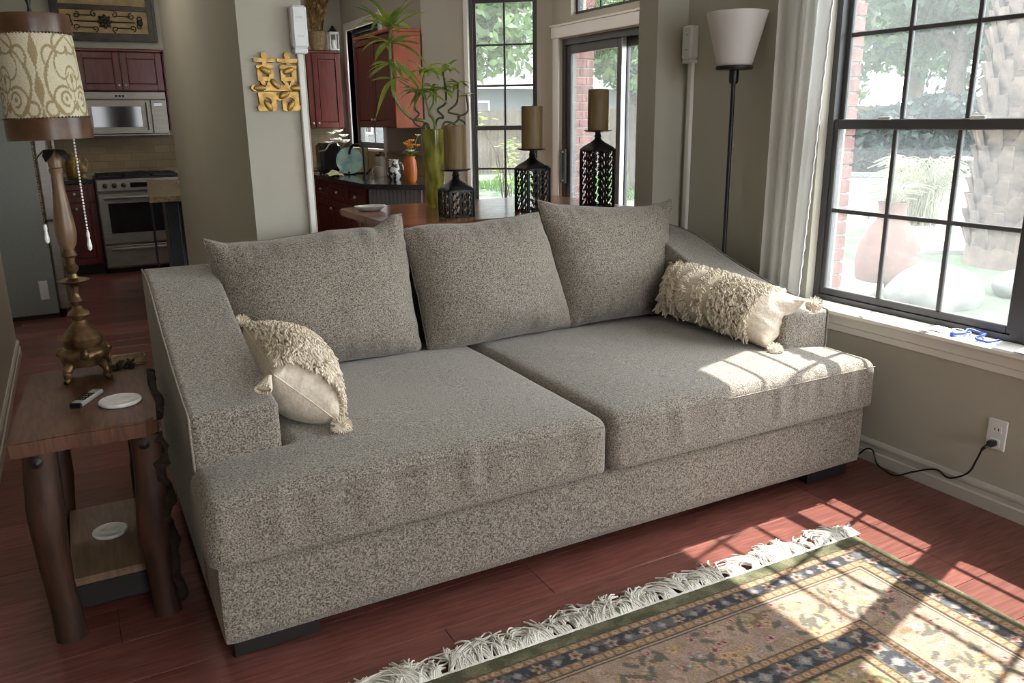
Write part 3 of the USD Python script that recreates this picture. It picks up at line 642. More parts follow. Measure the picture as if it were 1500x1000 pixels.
for q, (TL, TR, BL, BR, T, er, dp) in enumerate([
        ((.400, 3.115, .995), (1.165, 3.110, 1.035), (.440, 2.990, .490), (1.180, 2.985, .490), .168, ((-1, 1), (1, 1)), ((-1, -.8, -.3, .2, .55, .68, .80, .9, 1), (.004, -.022, -.026, -.018, -.024, -.030, -.010, .008, .006))),
        ((1.150, 3.10, .990), (1.800, 3.10, 1.005), (1.200, 2.97, .482), (1.910, 2.99, .495), .165, ((1, 1), (1, -1)), ((-1, -.6, 0, .6, 1), (-.010, .004, -.006, -.002, .004))),
        ((1.800, 3.11, 1.055), (2.545, 3.11, 1.010), (1.880, 2.99, .495), (2.40, 3.0, .495), .150, ((-1, 1), (1, 1)), ((-1, -.7, 0, .6, .85, 1), (.006, -.012, -.020, -.018, -.006, .012)))]):
    m, rim, F, _ = pillow(TL, TR, BL, BR, T, seed=q + 1, pinch=.03, ears=er, flip=FLIPB, dip=dp, pk=.034)
    c = add(sofa, 'back_cushion', m, fabric, 70)
    add(c, 'piping', tube(rim, .0028, 6), seam, True)
for x0, x1, y0, y1 in ((SX0 + .03, SX0 + .27, 2.03, 2.13), (SX1 - .24, SX1 - .02, 2.03, 2.13), (SX0 + .03, SX0 + .18, 3.1, 3.2), (SX1 - .18, SX1 - .03, 3.1, 3.2)):
    add(sofa, 'foot', rbox(x0, x1, y0, y1, 0, .072, .004), dark)

# ------------------------------------------------------------------ tufted lumbar pillows
def tuft_pillow(label, TL, TR, BL, BR, T, bands, seed, tassels, flip):
    m, rim, F, nrm = pillow(TL, TR, BL, BR, T, back=.9, pinch=.06, n=48, seed=seed, wr=.008, pw_=2.3, flip=flip, cr=.06)
    base = np.array(BL) * .5 + np.array(BR) * .5
    t = thing('throw_pillow', label, 'throw pillow', (base[0], base[1], .51))
    add(t, 'cover', m, cream, 70)
    add(t, 'seam_cord', tube(rim, .0024, 6), creamyarn, True)
    n = F.shape[0]; st = []
    du = np.gradient(F, axis=0); dv = np.gradient(F, axis=1)
    N = np.cross(du, dv); N /= np.linalg.norm(N, axis=-1, keepdims=True) + 1e-9
    if (N * nrm).sum(-1).mean() < 0: N = -N
    r = random.Random(seed)
    for u0, u1, dens, ln, lay in bands:
        for _ in range(dens):
            uu = r.uniform(u0, u1); vv = r.uniform(.02, .98)
            i, j = uu * (n - 1), vv * (n - 1); i0, j0 = int(min(i, n - 2)), int(min(j, n - 2)); fi, fj = i - i0, j - j0
            p = F[i0, j0] * (1 - fi) * (1 - fj) + F[i0 + 1, j0] * fi * (1 - fj) + F[i0, j0 + 1] * (1 - fi) * fj + F[i0 + 1, j0 + 1] * fi * fj
            nn = N[i0, j0]; L = ln * r.uniform(.6, 1.2)
            dn = np.array([r.uniform(-.5, .5), r.uniform(-.5, .5), -1.0]); dn /= np.linalg.norm(dn)
            rowdir = (F[-1, j0] - F[0, j0]); rowdir /= np.linalg.norm(rowdir)
            tip = nn * L * .55 + (rowdir * lay + .35 * dn) * L
            st.append(np.array([p, p + nn * L * .5 + rowdir * lay * L * .3, p + tip + np.array([r.uniform(-1, 1) for _ in range(3)]) * L * .25]))
    curves(t, 'tufted_yarn', st, .0058, creamyarn)
    for kind, c in tassels:
        c = np.array(c)
        if kind == 'tassel':
            ax_ = np.array([-.42, -.88, -.22]); ax_ /= np.linalg.norm(ax_); e1 = np.cross(ax_, (0, 0, 1)); e1 /= np.linalg.norm(e1); e2 = np.cross(ax_, e1)
            def tf(m): v, f = m; return c + v[:, :1] * e1 + v[:, 1:2] * e2 * .55 - v[:, 2:3] * ax_, f
            ss = [c + np.array([e1 * math.cos(a) * q[0] + e2 * math.sin(a) * q[0] * .55 + ax_ * q[1] for q in ((.006, -.012), (.012, .012), (.024, .055 + .012 * r.random()))]) for a in [r.uniform(0, 6.28) for _ in range(110)]]
            tp = add(t, 'tassel', rough_it(tf(lathe([(0, .018), (.009, .014), (.010, .002), (.013, -.010), (.020, -.035), (.024, -.052), (0, -.050)], 18)), .002, 60), creamyarn, True)
            curves(tp, 'tassel_threads', ss, .0035, creamyarn)
        else:
            tp = add(t, 'pompom', rough_it(sphere(c, .024, 3, (1.25, 1, .78)), .005, 50, seed), creamyarn, True)
            ss = [np.array([c + d * .018, c + d * .034]) for d in [np.array([r.gauss(0, 1), r.gauss(0, 1), r.gauss(0, .7)]) for _ in range(220)] for d in [d / np.linalg.norm(d)]]
            curves(tp, 'pompom_threads', ss, .0035, creamyarn)
# left: u runs from the far end to the near end
tuft_pillow('cream tufted lumbar pillow slumped against the left sofa arm', (.462, 2.84, .725), (.450, 2.325, .690), (.635, 2.81, .560), (.612, 2.245, .535), .130,
            [(.02, .30, 900, .022, .3), (.33, .40, 320, .026, .5), (.44, .51, 320, .026, .5), (.55, .62, 320, .028, .5), (.64, .88, 1300, .026, .6)], 3,
            [('tassel', (.428, 2.295, .690)), ('pompom', (.612, 2.220, .530)), ('pompom', (.465, 2.87, .725))], FLIPL)
tuft_pillow('cream tufted lumbar pillow in the sunlight against the right sofa arm', (2.435, 2.93, .750), (2.490, 2.19, .705), (2.285, 2.84, .555), (2.310, 2.21, .530), .148,
            [(.03, .08, 250, .026, -.3), (.13, .18, 260, .028, .2), (.24, .29, 260, .028, .3), (.35, .40, 260, .028, -.3), (.46, .52, 300, .03, .3), (.56, .82, 1300, .026, .3)], 9,
            [('pompom', (2.330, 2.185, .522)), ('pompom', (2.505, 2.165, .690)), ('pompom', (2.435, 2.955, .755))], FLIPR)

# ------------------------------------------------------------------ torch lamp
t = thing('floor_lamp', 'black torch floor lamp with a white bowl shade behind the right sofa arm', 'floor lamp', (2.672, 2.862, 0))
LX, LY = 2.672, 2.862
add(t, 'base', lathe([(0, 0), (.118, 0), (.122, .006), (.118, .014), (.04, .022), (.014, .035), (0, .035)], 40, (LX, LY, 0)), blackmetal, 40)
add(t, 'pole', lathe([(0, .02), (.0095, .02), (.0095, 1.56), (0, 1.56)], 16, (LX, LY, 0)), blackmetal, 40)
add(t, 'socket', lathe([(0, 1.545), (.017, 1.545), (.021, 1.56), (.021, 1.60), (.017, 1.605), (.03, 1.612), (0, 1.612)], 24, (LX, LY, 0)), blackmetal, 40)
add(t, 'shade_holder', lathe([(0, 1.604), (.078, 1.604), (.082, 1.609), (.082, 1.617), (.078, 1.620), (0, 1.620)], 40, (LX, LY, 0)), blackmetal, 40)
add(t, 'shade', lathe([(0, 1.621), (.072, 1.621), (.078, 1.63), (.131, 1.835), (.133, 1.842), (.129, 1.842), (.074, 1.634), (.068, 1.627), (0, 1.627)], 64, (LX, LY, 0)), frost, 40)

# ------------------------------------------------------------------ rustic end table and what stands on it
t = thing('end_table', 'rustic dark wood end table with rough timber legs left of the sofa', 'end table', (-.045, 2.65, 0))
TZ = .615
out = Polygon([(-.235, 2.315), (-.10, 2.322), (.095, 2.315), (.128, 2.335), (.140, 2.50), (.136, 2.70), (.150, 2.92), (.10, 2.985), (-.06, 2.99), (-.17, 3.0), (-.205, 2.985), (-.222, 2.72), (-.238, 2.42)])
tp = subdiv(cat(prism(out.buffer(.004).buffer(-.006), .030, z0=TZ - .048), prism(out.buffer(-.012), .048, z0=TZ - .048)), .05)
tp = prism(out.buffer(-.004, join_style=1), .036, z0=TZ - .042)
tb = prism(out.buffer(-.012, join_style=1), .048, z0=TZ - .048)
add(t, 'tabletop', cat(tp, tb), oakdark, 30)
def post(x, y, z0, z1, w0, w1, seed):
    zs = np.linspace(z0, z1, 16); r = random.Random(seed); v = []
    for k, z in enumerate(zs):
        q = (z - z0) / (z1 - z0); w = w0 + (w1 - w0) * q + .0035 * math.sin(q * 9 + seed)
        dx, dy = .006 * math.sin(q * 5 + seed), .006 * math.cos(q * 4 + seed)
        for a in range(12):
            an = a * math.pi / 6; c, s = math.cos(an), math.sin(an); m_ = max(abs(c), abs(s)) ** .75
            v.append((x + dx + c / m_ * w * (1 + r.uniform(-.04, .04)), y + dy + s / m_ * w * (1 + r.uniform(-.04, .04)), z))
    v = np.array(v); nr = len(zs); f = []
    for k in range(nr - 1):
        for a in range(12):
            p, q2 = k * 12 + a, k * 12 + (a + 1) % 12; f += [(p, q2, q2 + 12), (p, q2 + 12, p + 12)]
    n = len(v); v = np.vstack([v, v[:12].mean(0), v[-12:].mean(0)])
    for a in range(12): f += [(n, (a + 1) % 12, a), (n + 1, (nr - 1) * 12 + a, (nr - 1) * 12 + (a + 1) % 12)]
    return v, np.array(f)
for q, (x, y) in enumerate(((-.172, 2.372), (.088, 2.372), (-.165, 2.935), (.09, 2.93))):
    l = add(t, 'leg', post(x, y, 0, TZ - .047, .037, .046, q + 2), legwood, 35)
    if y < 2.5:
        add(l, 'peg', lathe([(0, -.006), (.014, -.006), (.016, 0), (.016, .008), (0, .008)], 16) and xf(lathe([(0, -.004), (.014, -.004), (.015, 0), (0, .010)], 16), (x - .004, y - .043, .545), rx=math.pi / 2), dark, label='dark round peg end')
    if x > 0:
        pts = [(x + .035 + .01 * math.sin(k * 1.7), y - .02 + .02 * math.cos(k * 2.1), z) for k, z in enumerate(np.linspace(.03, TZ - .06, 14))]
        add(l, 'bark_edge', rough_it(subdiv(tube(pts, [.018 + .007 * math.sin(k * 2.3 + q) for k in range(14)], 10), .02), .010, 26, q), bark, 60, label='rough dark bark along the leg')
add(t, 'shelf', rbox(-.15, .062, 2.40, 2.90, .125, .15, .006), shelfwood, label='paler brown lower shelf')
add(t, 'shelf_rail', rbox(-.145, .06, 2.405, 2.425, .05, .125, .004), dark)
add(t, 'shelf_rail', rbox(-.145, .06, 2.88, 2.90, .05, .125, .004), dark)
add(t, 'side_bark', rough_it(subdiv(tube([(.135, 2.44, .585), (.147, 2.56, .590), (.146, 2.72, .585), (.150, 2.88, .590)], [.014, .018, .012, .018], 10), .02), .008, 30, 3), bark, 60, label='dark bark along the right edge')

def coaster(label, x, y, z, r):
    t = thing('coaster', label, 'coaster', (x, y, z))
    add(t, 'disc', lathe([(0, 0), (r * .94, 0), (r, .004), (r, .009), (r * .95, .012), (r * .82, .0105), (0, .0105)], 48, (x, y, z)), stone, 40)
    for k in range(7):
        a = k * 2 * math.pi / 7
        add(t, 'petal_relief', sphere((x + math.cos(a) * r * .42, y + math.sin(a) * r * .42, z + .0105), r * .2, 1, (1, 1, .12)), stone, True)
coaster('round white stone coaster on the end table top beside the remote', .045, 2.525, TZ, .058)
coaster('round white stone coaster on the lower shelf of the end table', -.035, 2.66, .15, .052)
t = thing('remote_control', 'slim silver remote control with black buttons on the end table', 'remote control', (-.035, 2.60, TZ))
def rem(m): return xf(m, (-.040, 2.598, TZ), rz=math.radians(62))
add(t, 'body', rem(rbox(-.068, .068, -.0175, .0175, .0, .014, .004)), silver)
for i in range(4):
    for j in range(3): add(t, 'button', rem(rbox(-.036 + i * .017, -.024 + i * .017, -.0115 + j * .009, -.0045 + j * .009, .013, .0160, .001)), blackmetal)
add(t, 'end_cap', rem(rbox(-.070, -.060, -.0178, .0178, .0, .0145, .003)), blackmetal)

BX, BY = -.030, 2.855
t = thing('table_lamp', 'tall antique brass table lamp with a damask drum shade on the end table', 'table lamp', (BX, BY, TZ))
body = [(0, .66), (.066, .665), (.072, .69), (.075, .703), (.068, .715), (.055, .722), (.060, .735), (.062, .75), (.050, .765), (.036, .782), (.022, .797), (.018, .806), (.026, .815), (.034, .824), (.030, .833), (.018, .84), (.012, .852), (.018, .862), (.022, .868), (.016, .878), (.012, .89), (.014, .912), (.020, .922), (.045, .930), (.047, .934), (.040, .937), (.016, .942), (.012, .955), (.020, .968), (.021, .976), (.013, .985), (.015, 1.005), (.024, 1.012), (.019, 1.024), (.016, 1.032)]
add(t, 'base', lathe(body, 40, (BX, BY, 0)), brass, 45)
for k in range(4):
    a = math.pi / 4 + k * math.pi / 2; c, s = math.cos(a), math.sin(a)
    pts = [(BX + c * q, BY + s * q, z) for q, z in ((.045, .675), (.066, .668), (.080, .650), (.076, .634), (.082, .626), (.092, .6225))]
    add(t, 'foot', rough_it(tube(spline(pts, 6), np.linspace(.016, .0075, 31), 10), .002, 60), brass, True)
    add(t, 'acanthus_relief', rough_it(sphere((BX + math.cos(a + .78) * .066, BY + math.sin(a + .78) * .066, .705), .015, 2, (1, 1, 1.1)), .004, 80, k), brass, True)
add(t, 'column', lathe([(.0, 1.03), (.017, 1.032), (.026, 1.05), (.030, 1.08), (.029, 1.11), (.023, 1.16), (.018, 1.21), (.0155, 1.26), (.019, 1.268), (.019, 1.276), (.014, 1.28), (0, 1.285)], 32, (BX, BY, 0)), tanwood, 45)
add(t, 'socket_cup', lathe([(0, 1.275), (.018, 1.28), (.020, 1.305), (.013, 1.318), (.012, 1.335), (0, 1.335)], 24, (BX, BY, 0)), tanwood, 45)
lv = []
for k in range(5):
    a = k * 2 * math.pi / 5 + 3.0; c, s = math.cos(a), math.sin(a)
    pts = np.array([(BX + c * q, BY + s * q, z) for q, z in ((.006, 1.335), (.024, 1.332), (.040, 1.316), (.050, 1.300))]); w = np.array([.006, .016, .013, .002])
    L = pts + np.outer(w, (-s, c, 0)); R_ = pts - np.outer(w, (-s, c, 0)); v = np.vstack([L, R_]); f = []
    for i in range(3): f += [(i, i + 1, 4 + i), (i + 1, 5 + i, 4 + i)]
    lv.append((np.vstack([v, v - (0, 0, .0015)]), np.vstack([f, np.array(f)[:, ::-1] + 8])))
add(t, 'dark_leaf_collar', cat(*lv), dark, label='drooping black metal leaf collar under the shade')
SHX, SHY = BX - .003, BY
def shade_xf(m):
    v, f, _ = meshkit.arrays(m); v = v - (SHX, SHY, 1.535)
    M = trimesh.transformations.euler_matrix(0, math.radians(-1.6), 0)[:3, :3]
    return v @ M.T + (SHX, SHY, 1.535), f
na, nz = 260, 110
A, Zs = np.meshgrid(np.linspace(0, 2 * np.pi, na), np.linspace(1.424, 1.655, nz), indexing='ij')
sr = .1125 - (Zs - 1.36) * .030
V = np.stack([SHX + sr * np.cos(A), SHY + sr * np.sin(A), Zs], -1).reshape(-1, 3)
# damask: mirrored ogee medallions of cream on tan
per = 2 * np.pi / 3.5
ax = np.abs(((A + 1.62 + per / 2) % per) / per - .5) * 2; zz = (Zs - 1.424) / .231
def ell(cx, cz, rx, rz): return ((ax - cx) / rx) ** 2 + ((zz - cz) / rz) ** 2
def ring(cx, cz, rx, rz, w, lo=-9, hi=9):
    an = np.arctan2((zz - cz) / rz, (ax - cx) / rx); return (np.abs(np.sqrt(ell(cx, cz, rx, rz)) - 1) < w) & (an > lo) & (an < hi)
og = .80 * np.abs(np.cos((zz - .42) * np.pi * .92)) ** .8
tanmask = (np.abs(ax - og) < .028 + .022 * np.abs(np.sin(zz * 9))) | (ax > .93 + .05 * np.sin(zz * 14))
tanmask |= ring(.36, .20, .30, .17, .10, -3.2, 2.2) | ring(.30, .22, .15, .085, .20, -2.0, 3.2) | ring(.58, .72, .20, .13, .14, -1.2, 3.2) | ring(.26, .62, .22, .16, .09, -2.6, 1.4) | ring(.20, .88, .24, .12, .12, -3.0, 1.2) | ring(0, .46, .20, .15, .10) | (ell(0, .46, .06, .06) < 1) | (ell(0, .12, .07, .05) < 1) | (ell(.30, .22, .05, .03) < 1) | (ell(0, .80, .06, .06) < 1) | ring(.75, .10, .16, .09, .2)
tanmask |= (np.abs(ax) < .018) & (zz > .15) & (zz < .40)
col = np.where(tanmask[..., None], np.array([.36, .28, .155]), np.array([.66, .60, .44]))
add(t, 'shade', shade_xf((V, grid_faces(na, nz))), damask_m, True, colors=col.reshape(-1, 3))
def band(z0, z1, o, m, nm, lab):
    r0, r1 = .1125 - (z0 - 1.36) * .030 + o, .1125 - (z1 - 1.36) * .030 + o
    p = add(t, nm, shade_xf(lathe([(r0 - .003, z0), (r0, z0), (r0 + .001, (z0 + z1) / 2), (r1, z1), (r1 - .003, z1), (r0 - .003, z0)], 72, (SHX, SHY, 0))), m, 40, label=lab)
    return p, r0, r1
for nm, lab, z0, z1, ze, o in (('bottom_band', 'glossy brown leather band at the bottom of the shade', 1.362, 1.424, 1.424, .003), ('top_band', 'glossy brown leather band at the top of the shade', 1.655, 1.708, 1.655, .002)):
    p, r0, r1 = band(z0, z1, o, leather, nm, lab)
    rr = (r1 if ze == z1 else r0) + .001
    beads = [sphere((SHX + rr * math.cos(a), SHY + rr * math.sin(a), ze), .0028, 1) for a in np.linspace(0, 2 * np.pi, 72, endpoint=False)]
    add(p, 'bead_trim', shade_xf(cat(*beads)), brass, True, kind='stuff')
add(t, 'harp', cat(tube([(BX, BY, 1.33), (BX, BY, 1.72)], .003, 8), tube([(SHX - .10, BY, 1.700), (SHX + .10, BY, 1.700)], .002, 6), tube([(SHX, BY - .10, 1.700), (SHX, BY + .10, 1.700)], .002, 6)), brass, True)
add(t, 'finial', lathe([(0, 1.712), (.010, 1.714), (.006, 1.722), (.004, 1.735), (.008, 1.75), (.010, 1.765), (.006, 1.78), (.002, 1.80), (0, 1.805)], 16, (BX - .003, BY, 0)), dark, True)
for dx, dy, zt, zb in ((.060, -.012, 1.33, 1.085), (-.052, -.006, 1.300, 1.115)):
    c = add(t, 'chain', cat(*[sphere((BX + dx, BY + dy, z), .0033, 1, (1, 1, 1.3)) for z in np.arange(zb, zt + .06, .0095)]), crystal if dx > 0 else brass, True, label='beaded crystal pull chain')
    add(c, 'drop', lathe([(0, zb - .062), (.006, zb - .057), (.0075, zb - .046), (.004, zb - .022), (.006, zb - .016), (.005, zb - .004), (0, zb)], 12, (BX + dx, BY + dy, 0)), crystal, True, label='clear crystal drop')

# driftwood sprig and glass-covered tray behind the lamp
t = thing('driftwood', 'small gnarled driftwood piece on the end table behind the lamp', 'driftwood', (.075, 2.90, TZ))
r = random.Random(4)
for k in range(5):
    p = np.array([.055 + .012 * k, 2.90 + r.uniform(-.02, .02), TZ + .008]); pts = [p]
    for _ in range(4): p = p + np.array([r.uniform(-.012, .016), r.uniform(-.012, .012), r.uniform(-.004, .012)]); p[2] = max(p[2], TZ + .006); pts.append(p)
    add(t, 'twig', rough_it(tube(spline(pts, 4), np.linspace(.008, .003, 17), 8), .002, 60, k), bark, True)
t = thing('woven_tray', 'tan woven tray on the back corner of the end table against the sofa', 'tray', (.12, 2.93, TZ))
add(t, 'bottom', rbox(.045, .150, 2.925, 2.985, TZ, TZ + .006, .002), wicker)
add(t, 'rim', cat(*[rbox(.045, .150, y, y + .006, TZ + .006, TZ + .028, .002) for y in (2.925, 2.979)] + [rbox(x, x + .006, 2.931, 2.979, TZ + .006, TZ + .028, .002) for x in (.045, .144)]), wicker)

# ------------------------------------------------------------------ rug
RX1, RY1, RW, RL = 2.215, 1.655, 2.42, 3.1
rugA = math.radians(-0.9)
xs = np.linspace(-RW, 0, 485); ysf = np.concatenate([np.linspace(0, 1.25, 251), np.linspace(1.27, RL, 60)])
Ua, Bb = np.meshgrid(xs, ysf, indexing='ij'); Aa = -Ua
dA = np.minimum(Aa, RW - Aa) * .84 + .022
d = np.minimum(np.minimum(Bb, RL - Bb), dA); along = np.where(np.minimum(Bb, RL - Bb) < dA, Aa, Bb)
col = np.zeros(Ua.shape + (3,)); P3 = np.stack([Ua, Bb, np.zeros_like(Ua)], -1) + 40
n1, n2 = meshkit.fbm(P3 * 18, 3, 1), meshkit.fbm(P3 * 45, 3, 2)
def put(mask, c, k=1.0):
    col[mask] = col[mask] * (1 - k) + np.array(c) * k
def blot(u0, b0, ru, rb, ang=0.0):
    ca, sa = math.cos(ang), math.sin(ang)
    du, db = Aa - u0, Bb - b0
    return ((du * ca + db * sa) / ru) ** 2 + ((-du * sa + db * ca) / rb) ** 2
put(d >= 0, (.135, .138, .078)); put((d < .05) & (n1 > .55), (.185, .18, .105)); put((d < .05) & (n1 < .40), (.095, .10, .055))
gold = (.32, .225, .130); gold2 = (.45, .335, .205)
def goldband(a, b, per):
    m = (d >= a) & (d < b); put(m, gold)
    ph = (along % per) / per - .5; q = (d - (a + b) / 2) / (b - a)
    put(m & (np.abs(ph) + np.abs(q) * 1.0 < .36), gold2); put(m & (np.abs(ph) + np.abs(q) < .15), (.33, .11, .06))
    put(m & (np.abs(np.abs(q) - .45) < .09), (.085, .065, .05)); put(m & (np.abs(np.abs(ph) - .5) < .07), (.20, .12, .07))
def blueband(a, b, per):
    m = (d >= a) & (d < b); put(m, (.060, .062, .068)); q = (d - (a + b) / 2) / ((b - a) / 2)
    put(m & (n2 > .54), (.135, .135, .135))
    k = np.floor(along / per); ph = (along / per - k - .5) * per / (b - a) * 2
    e = ph ** 2 + q ** 2; ev = (k % 2) == 0
    th_ = np.arctan2(q, ph); pe = e * (1 + .5 * np.cos(th_ * 5 + k)); put(m & ev & (pe < .55), (.43, .335, .24)); put(m & ev & (pe < .20), (.26, .14, .105)); put(m & ev & (pe < .05), (.10, .05, .05))
    put(m & ~ev & (np.abs(ph) / 1.0 + np.abs(q) < .75), (.24, .25, .25)); put(m & ~ev & (e < .10), (.42, .33, .22))
goldband(.046, .078, .034); blueband(.078, .118, .058); goldband(.118, .150, .034)
put((d >= .150) & (d < .154), (.07, .06, .05)); put((d >= .154) & (d < .160), (.46, .36, .25)); put((d >= .160) & (d < .163), (.08, .07, .06))
mc = (d >= .163) & (d < .346); put(mc, (.385, .285, .21)); put(mc & (n1 > .56), (.44, .325, .24)); put(mc & (n2 > .60), (.33, .235, .165))
put(mc & (np.abs(meshkit.fbm(P3 * 9, 2, 9) - .5) < .012), (.22, .17, .10))
goldband(.350, .376, .03); put((d >= .346) & (d < .350), (.08, .07, .06)); blueband(.378, .432, .07); goldband(.434, .462, .03); put((d >= .462) & (d < .466), (.07, .06, .05))
mf = d >= .466; put(mf, (.36, .285, .15)); put(mf & (n1 > .50), (.47, .365, .20)); put(mf & (np.abs(meshkit.fbm(P3 * 7, 2, 19) - .5) < .03), (.15, .17, .085))
put(mf & (np.abs(meshkit.fbm(P3 * 11, 2, 29) - .5) < .016), (.55, .45, .26))
r = random.Random(21)
def local(u0, b0, R):
    i0, i1 = np.searchsorted(xs, -u0 - R), np.searchsorted(xs, -u0 + R); j0, j1 = np.searchsorted(ysf, b0 - R), np.searchsorted(ysf, b0 + R)
    return slice(i0, i1), slice(j0, j1)
def flower(u0, b0, kind, R, region):
    R2 = R * 2.6; si, sj = local(u0, b0, R2)
    du, db = Aa[si, sj] - u0, Bb[si, sj] - b0
    if du.size == 0: return
    rr, th = np.hypot(du, db), np.arctan2(db, du); reg = region[si, sj]; sub = col[si, sj]
    def p(m, c): sub[m & reg] = c
    if kind == 0:
        pet = R * (1 + .22 * np.cos(th * 6 + u0 * 9)); p(rr < pet, (.34, .18, .145)); p(rr < pet * .72, (.53, .36, .28)); p(rr < R * .42, (.15, .07, .07))
    elif kind == 1:
        pet = R * 1.3 * (1 + .3 * np.cos(th * 5 + u0 * 7)); p(rr < pet, (.40, .27, .14)); p(rr < pet * .7, (.52, .38, .22)); p(rr < R * .4, (.30, .13, .09))
    elif kind == 2:
        a = u0 * 37; x = du * math.cos(a) + db * math.sin(a); y = -du * math.sin(a) + db * math.cos(a)
        p((np.abs(y - 8 * x * x) < .0045 + .004 * np.cos(x / R / 2.2)) & (np.abs(x) < R * 2), (.15, .145, .11))
    elif kind == 3:
        a = u0 * 23; x = du * math.cos(a) + db * math.sin(a); y = -du * math.sin(a) + db * math.cos(a)
        p((np.abs(x) / (R * 2) + np.abs(y) / (R * .9)) < 1, (.33, .25, .13)); p((np.abs(x) / (R * 1.3) + np.abs(y) / (R * .45)) < 1, (.44, .345, .20))
    else:
        pet = R * (1 + .3 * np.cos(th * 4 + 1)); p(rr < pet, (.24, .235, .23)); p(rr < R * .5, (.56, .45, .34))
for _ in range(5200):
    u0, b0 = r.uniform(0, RW), r.uniform(0, 1.9)
    dd = min(b0, RL - b0, min(u0, RW - u0) * .84 + .022)
    if .172 < dd < .337: flower(u0, b0, r.choice([0, 0, 1, 2, 2, 3, 4]), r.choice([.005, .007, .009, .012, .0165]) * r.uniform(.85, 1.15), mc)
    elif dd > .475: flower(u0, b0, r.choice([0, 1, 1, 2, 3, 3, 4]), r.uniform(.007, .018), mf)
col *= np.array([.84, .80, .84])
edge = np.minimum.reduce([Aa, RW - Aa, Bb, RL - Bb])
Zr = np.where(edge <= 0, .0005, .010 + .0015 * (n1 - .5))
v = np.stack([Ua, -Bb, Zr], -1).reshape(-1, 3)
ca, sa = math.cos(rugA), math.sin(rugA)
def rugxf(p): p = np.asarray(p, float); return np.stack([RX1 + p[..., 0] * ca - p[..., 1] * sa, RY1 + p[..., 0] * sa + p[..., 1] * ca, p[..., 2]], -1)
rug = thing('rug', 'patterned oriental rug with floral borders and cream fringe on the plank floor', 'rug', (RX1 - 1.2, RY1 - 1.5, 0))
add(rug, 'pile', (rugxf(v), grid_faces(len(xs), len(ysf))[:, ::-1]), rug_m, True, colors=col.reshape(-1, 3))
st = []; r = random.Random(5); x = -RW
while x < 0:
    clump = r.uniform(.016, .034); lean = r.gauss(0, .55); ln = r.uniform(.050, .105)
    fl_ = r.random() < .12
    for _ in range(18):
        xa = x + r.uniform(0, clump); L = ln * r.uniform(.75, 1.1) * (.55 if fl_ else 1); k = lean + r.gauss(0, .35)
        h = r.uniform(.004, .016)
        p = [(xa, -.004, .008), (xa + k * L * .3, L * .35, h + .006), (xa + k * L * .75, L * .72, h * .9 + .003), (xa + k * L * 1.2 + r.uniform(-.02, .02), L * r.uniform(.75, 1.05), .0035 + r.uniform(0, .006))]
        st.append(rugxf(np.array(p)))
    x += clump * r.choice([.7, .8, .9, 1.5])
curves(rug, 'fringe', st, .0046, fringeyarn, label='cream knotted fringe along the short edge')
hem = [(q, 0.002, .006) for q in np.linspace(-RW, 0, 60)]
add(rug, 'fringe_selvedge', tube(rugxf(np.array(hem)), .005, 6), fringeyarn, True)
wisps = []
for k in range(26):
    q = r.uniform(-1.7, -.05); a = r.uniform(.8, 2.3); 
    for _ in range(10):
        L = r.uniform(.03, .07); da = a + r.uniform(-.4, .4); y0 = r.uniform(.03, .08)
        wisps.append(rugxf(np.array([(q, y0, .012), (q + math.cos(da) * L * .5, y0 + math.sin(da) * L * .3, .018), (q + math.cos(da) * L, y0 + math.sin(da) * L * .6, .006)])))
curves(rug, 'loose_fringe', wisps, .0042, fringeyarn)

# ------------------------------------------------------------------ clutter on the window stool
SZ = .6225
t = thing('paper_sheet', 'folded white paper on the window stool', 'paper', (2.80, 1.82, SZ))
add(t, 'sheet', cat(xf(rbox(-.045, .045, -.06, .06, 0, .0015, .0004), (2.785, 1.80, SZ), rz=.25), xf(rbox(-.04, .04, -.05, .05, 0, .0012, .0004), (2.79, 1.80, SZ + .004), rz=.1, rx=.06)), paper)
t = thing('blue_strap', 'curly strip of blue plastic strapping on the window stool', 'strapping', (2.78, 1.70, SZ))
pts = spline([(2.752, 1.745, SZ + .006), (2.78, 1.72, SZ + .012), (2.82, 1.73, SZ + .02), (2.835, 1.69, SZ + .012), (2.80, 1.655, SZ + .02), (2.765, 1.665, SZ + .008), (2.76, 1.62, SZ + .006), (2.80, 1.60, SZ + .012)], 8)
add(t, 'strip', tube(pts, .0045, 6), blueplastic, True)
add(t, 'clip', rbox(2.745, 2.757, 1.738, 1.752, SZ, SZ + .014, .002), blueplastic)
t = thing('wire_coil', 'small coil of pale wire beside the blue strap on the stool', 'wire', (2.80, 1.735, SZ))
add(t, 'loop', tube([(2.815 + .022 * math.cos(a), 1.752 + .035 * math.sin(a), SZ + .006 + .004 * math.sin(a * 1.5)) for a in np.linspace(0, 11, 60)], .0022, 6), silver, True)
t = thing('blue_folder', 'flat blue plastic folder at the right end of the window stool', 'folder', (2.79, 1.47, SZ))
add(t, 'cover', xf(rbox(-.055, .055, -.06, .06, .0, .004, .001), (2.79, 1.455, SZ), rz=.1), blueplastic)
add(t, 'pages', xf(rbox(-.058, .052, -.055, .065, .004, .007, .001), (2.785, 1.448, SZ), rz=.18), paper)

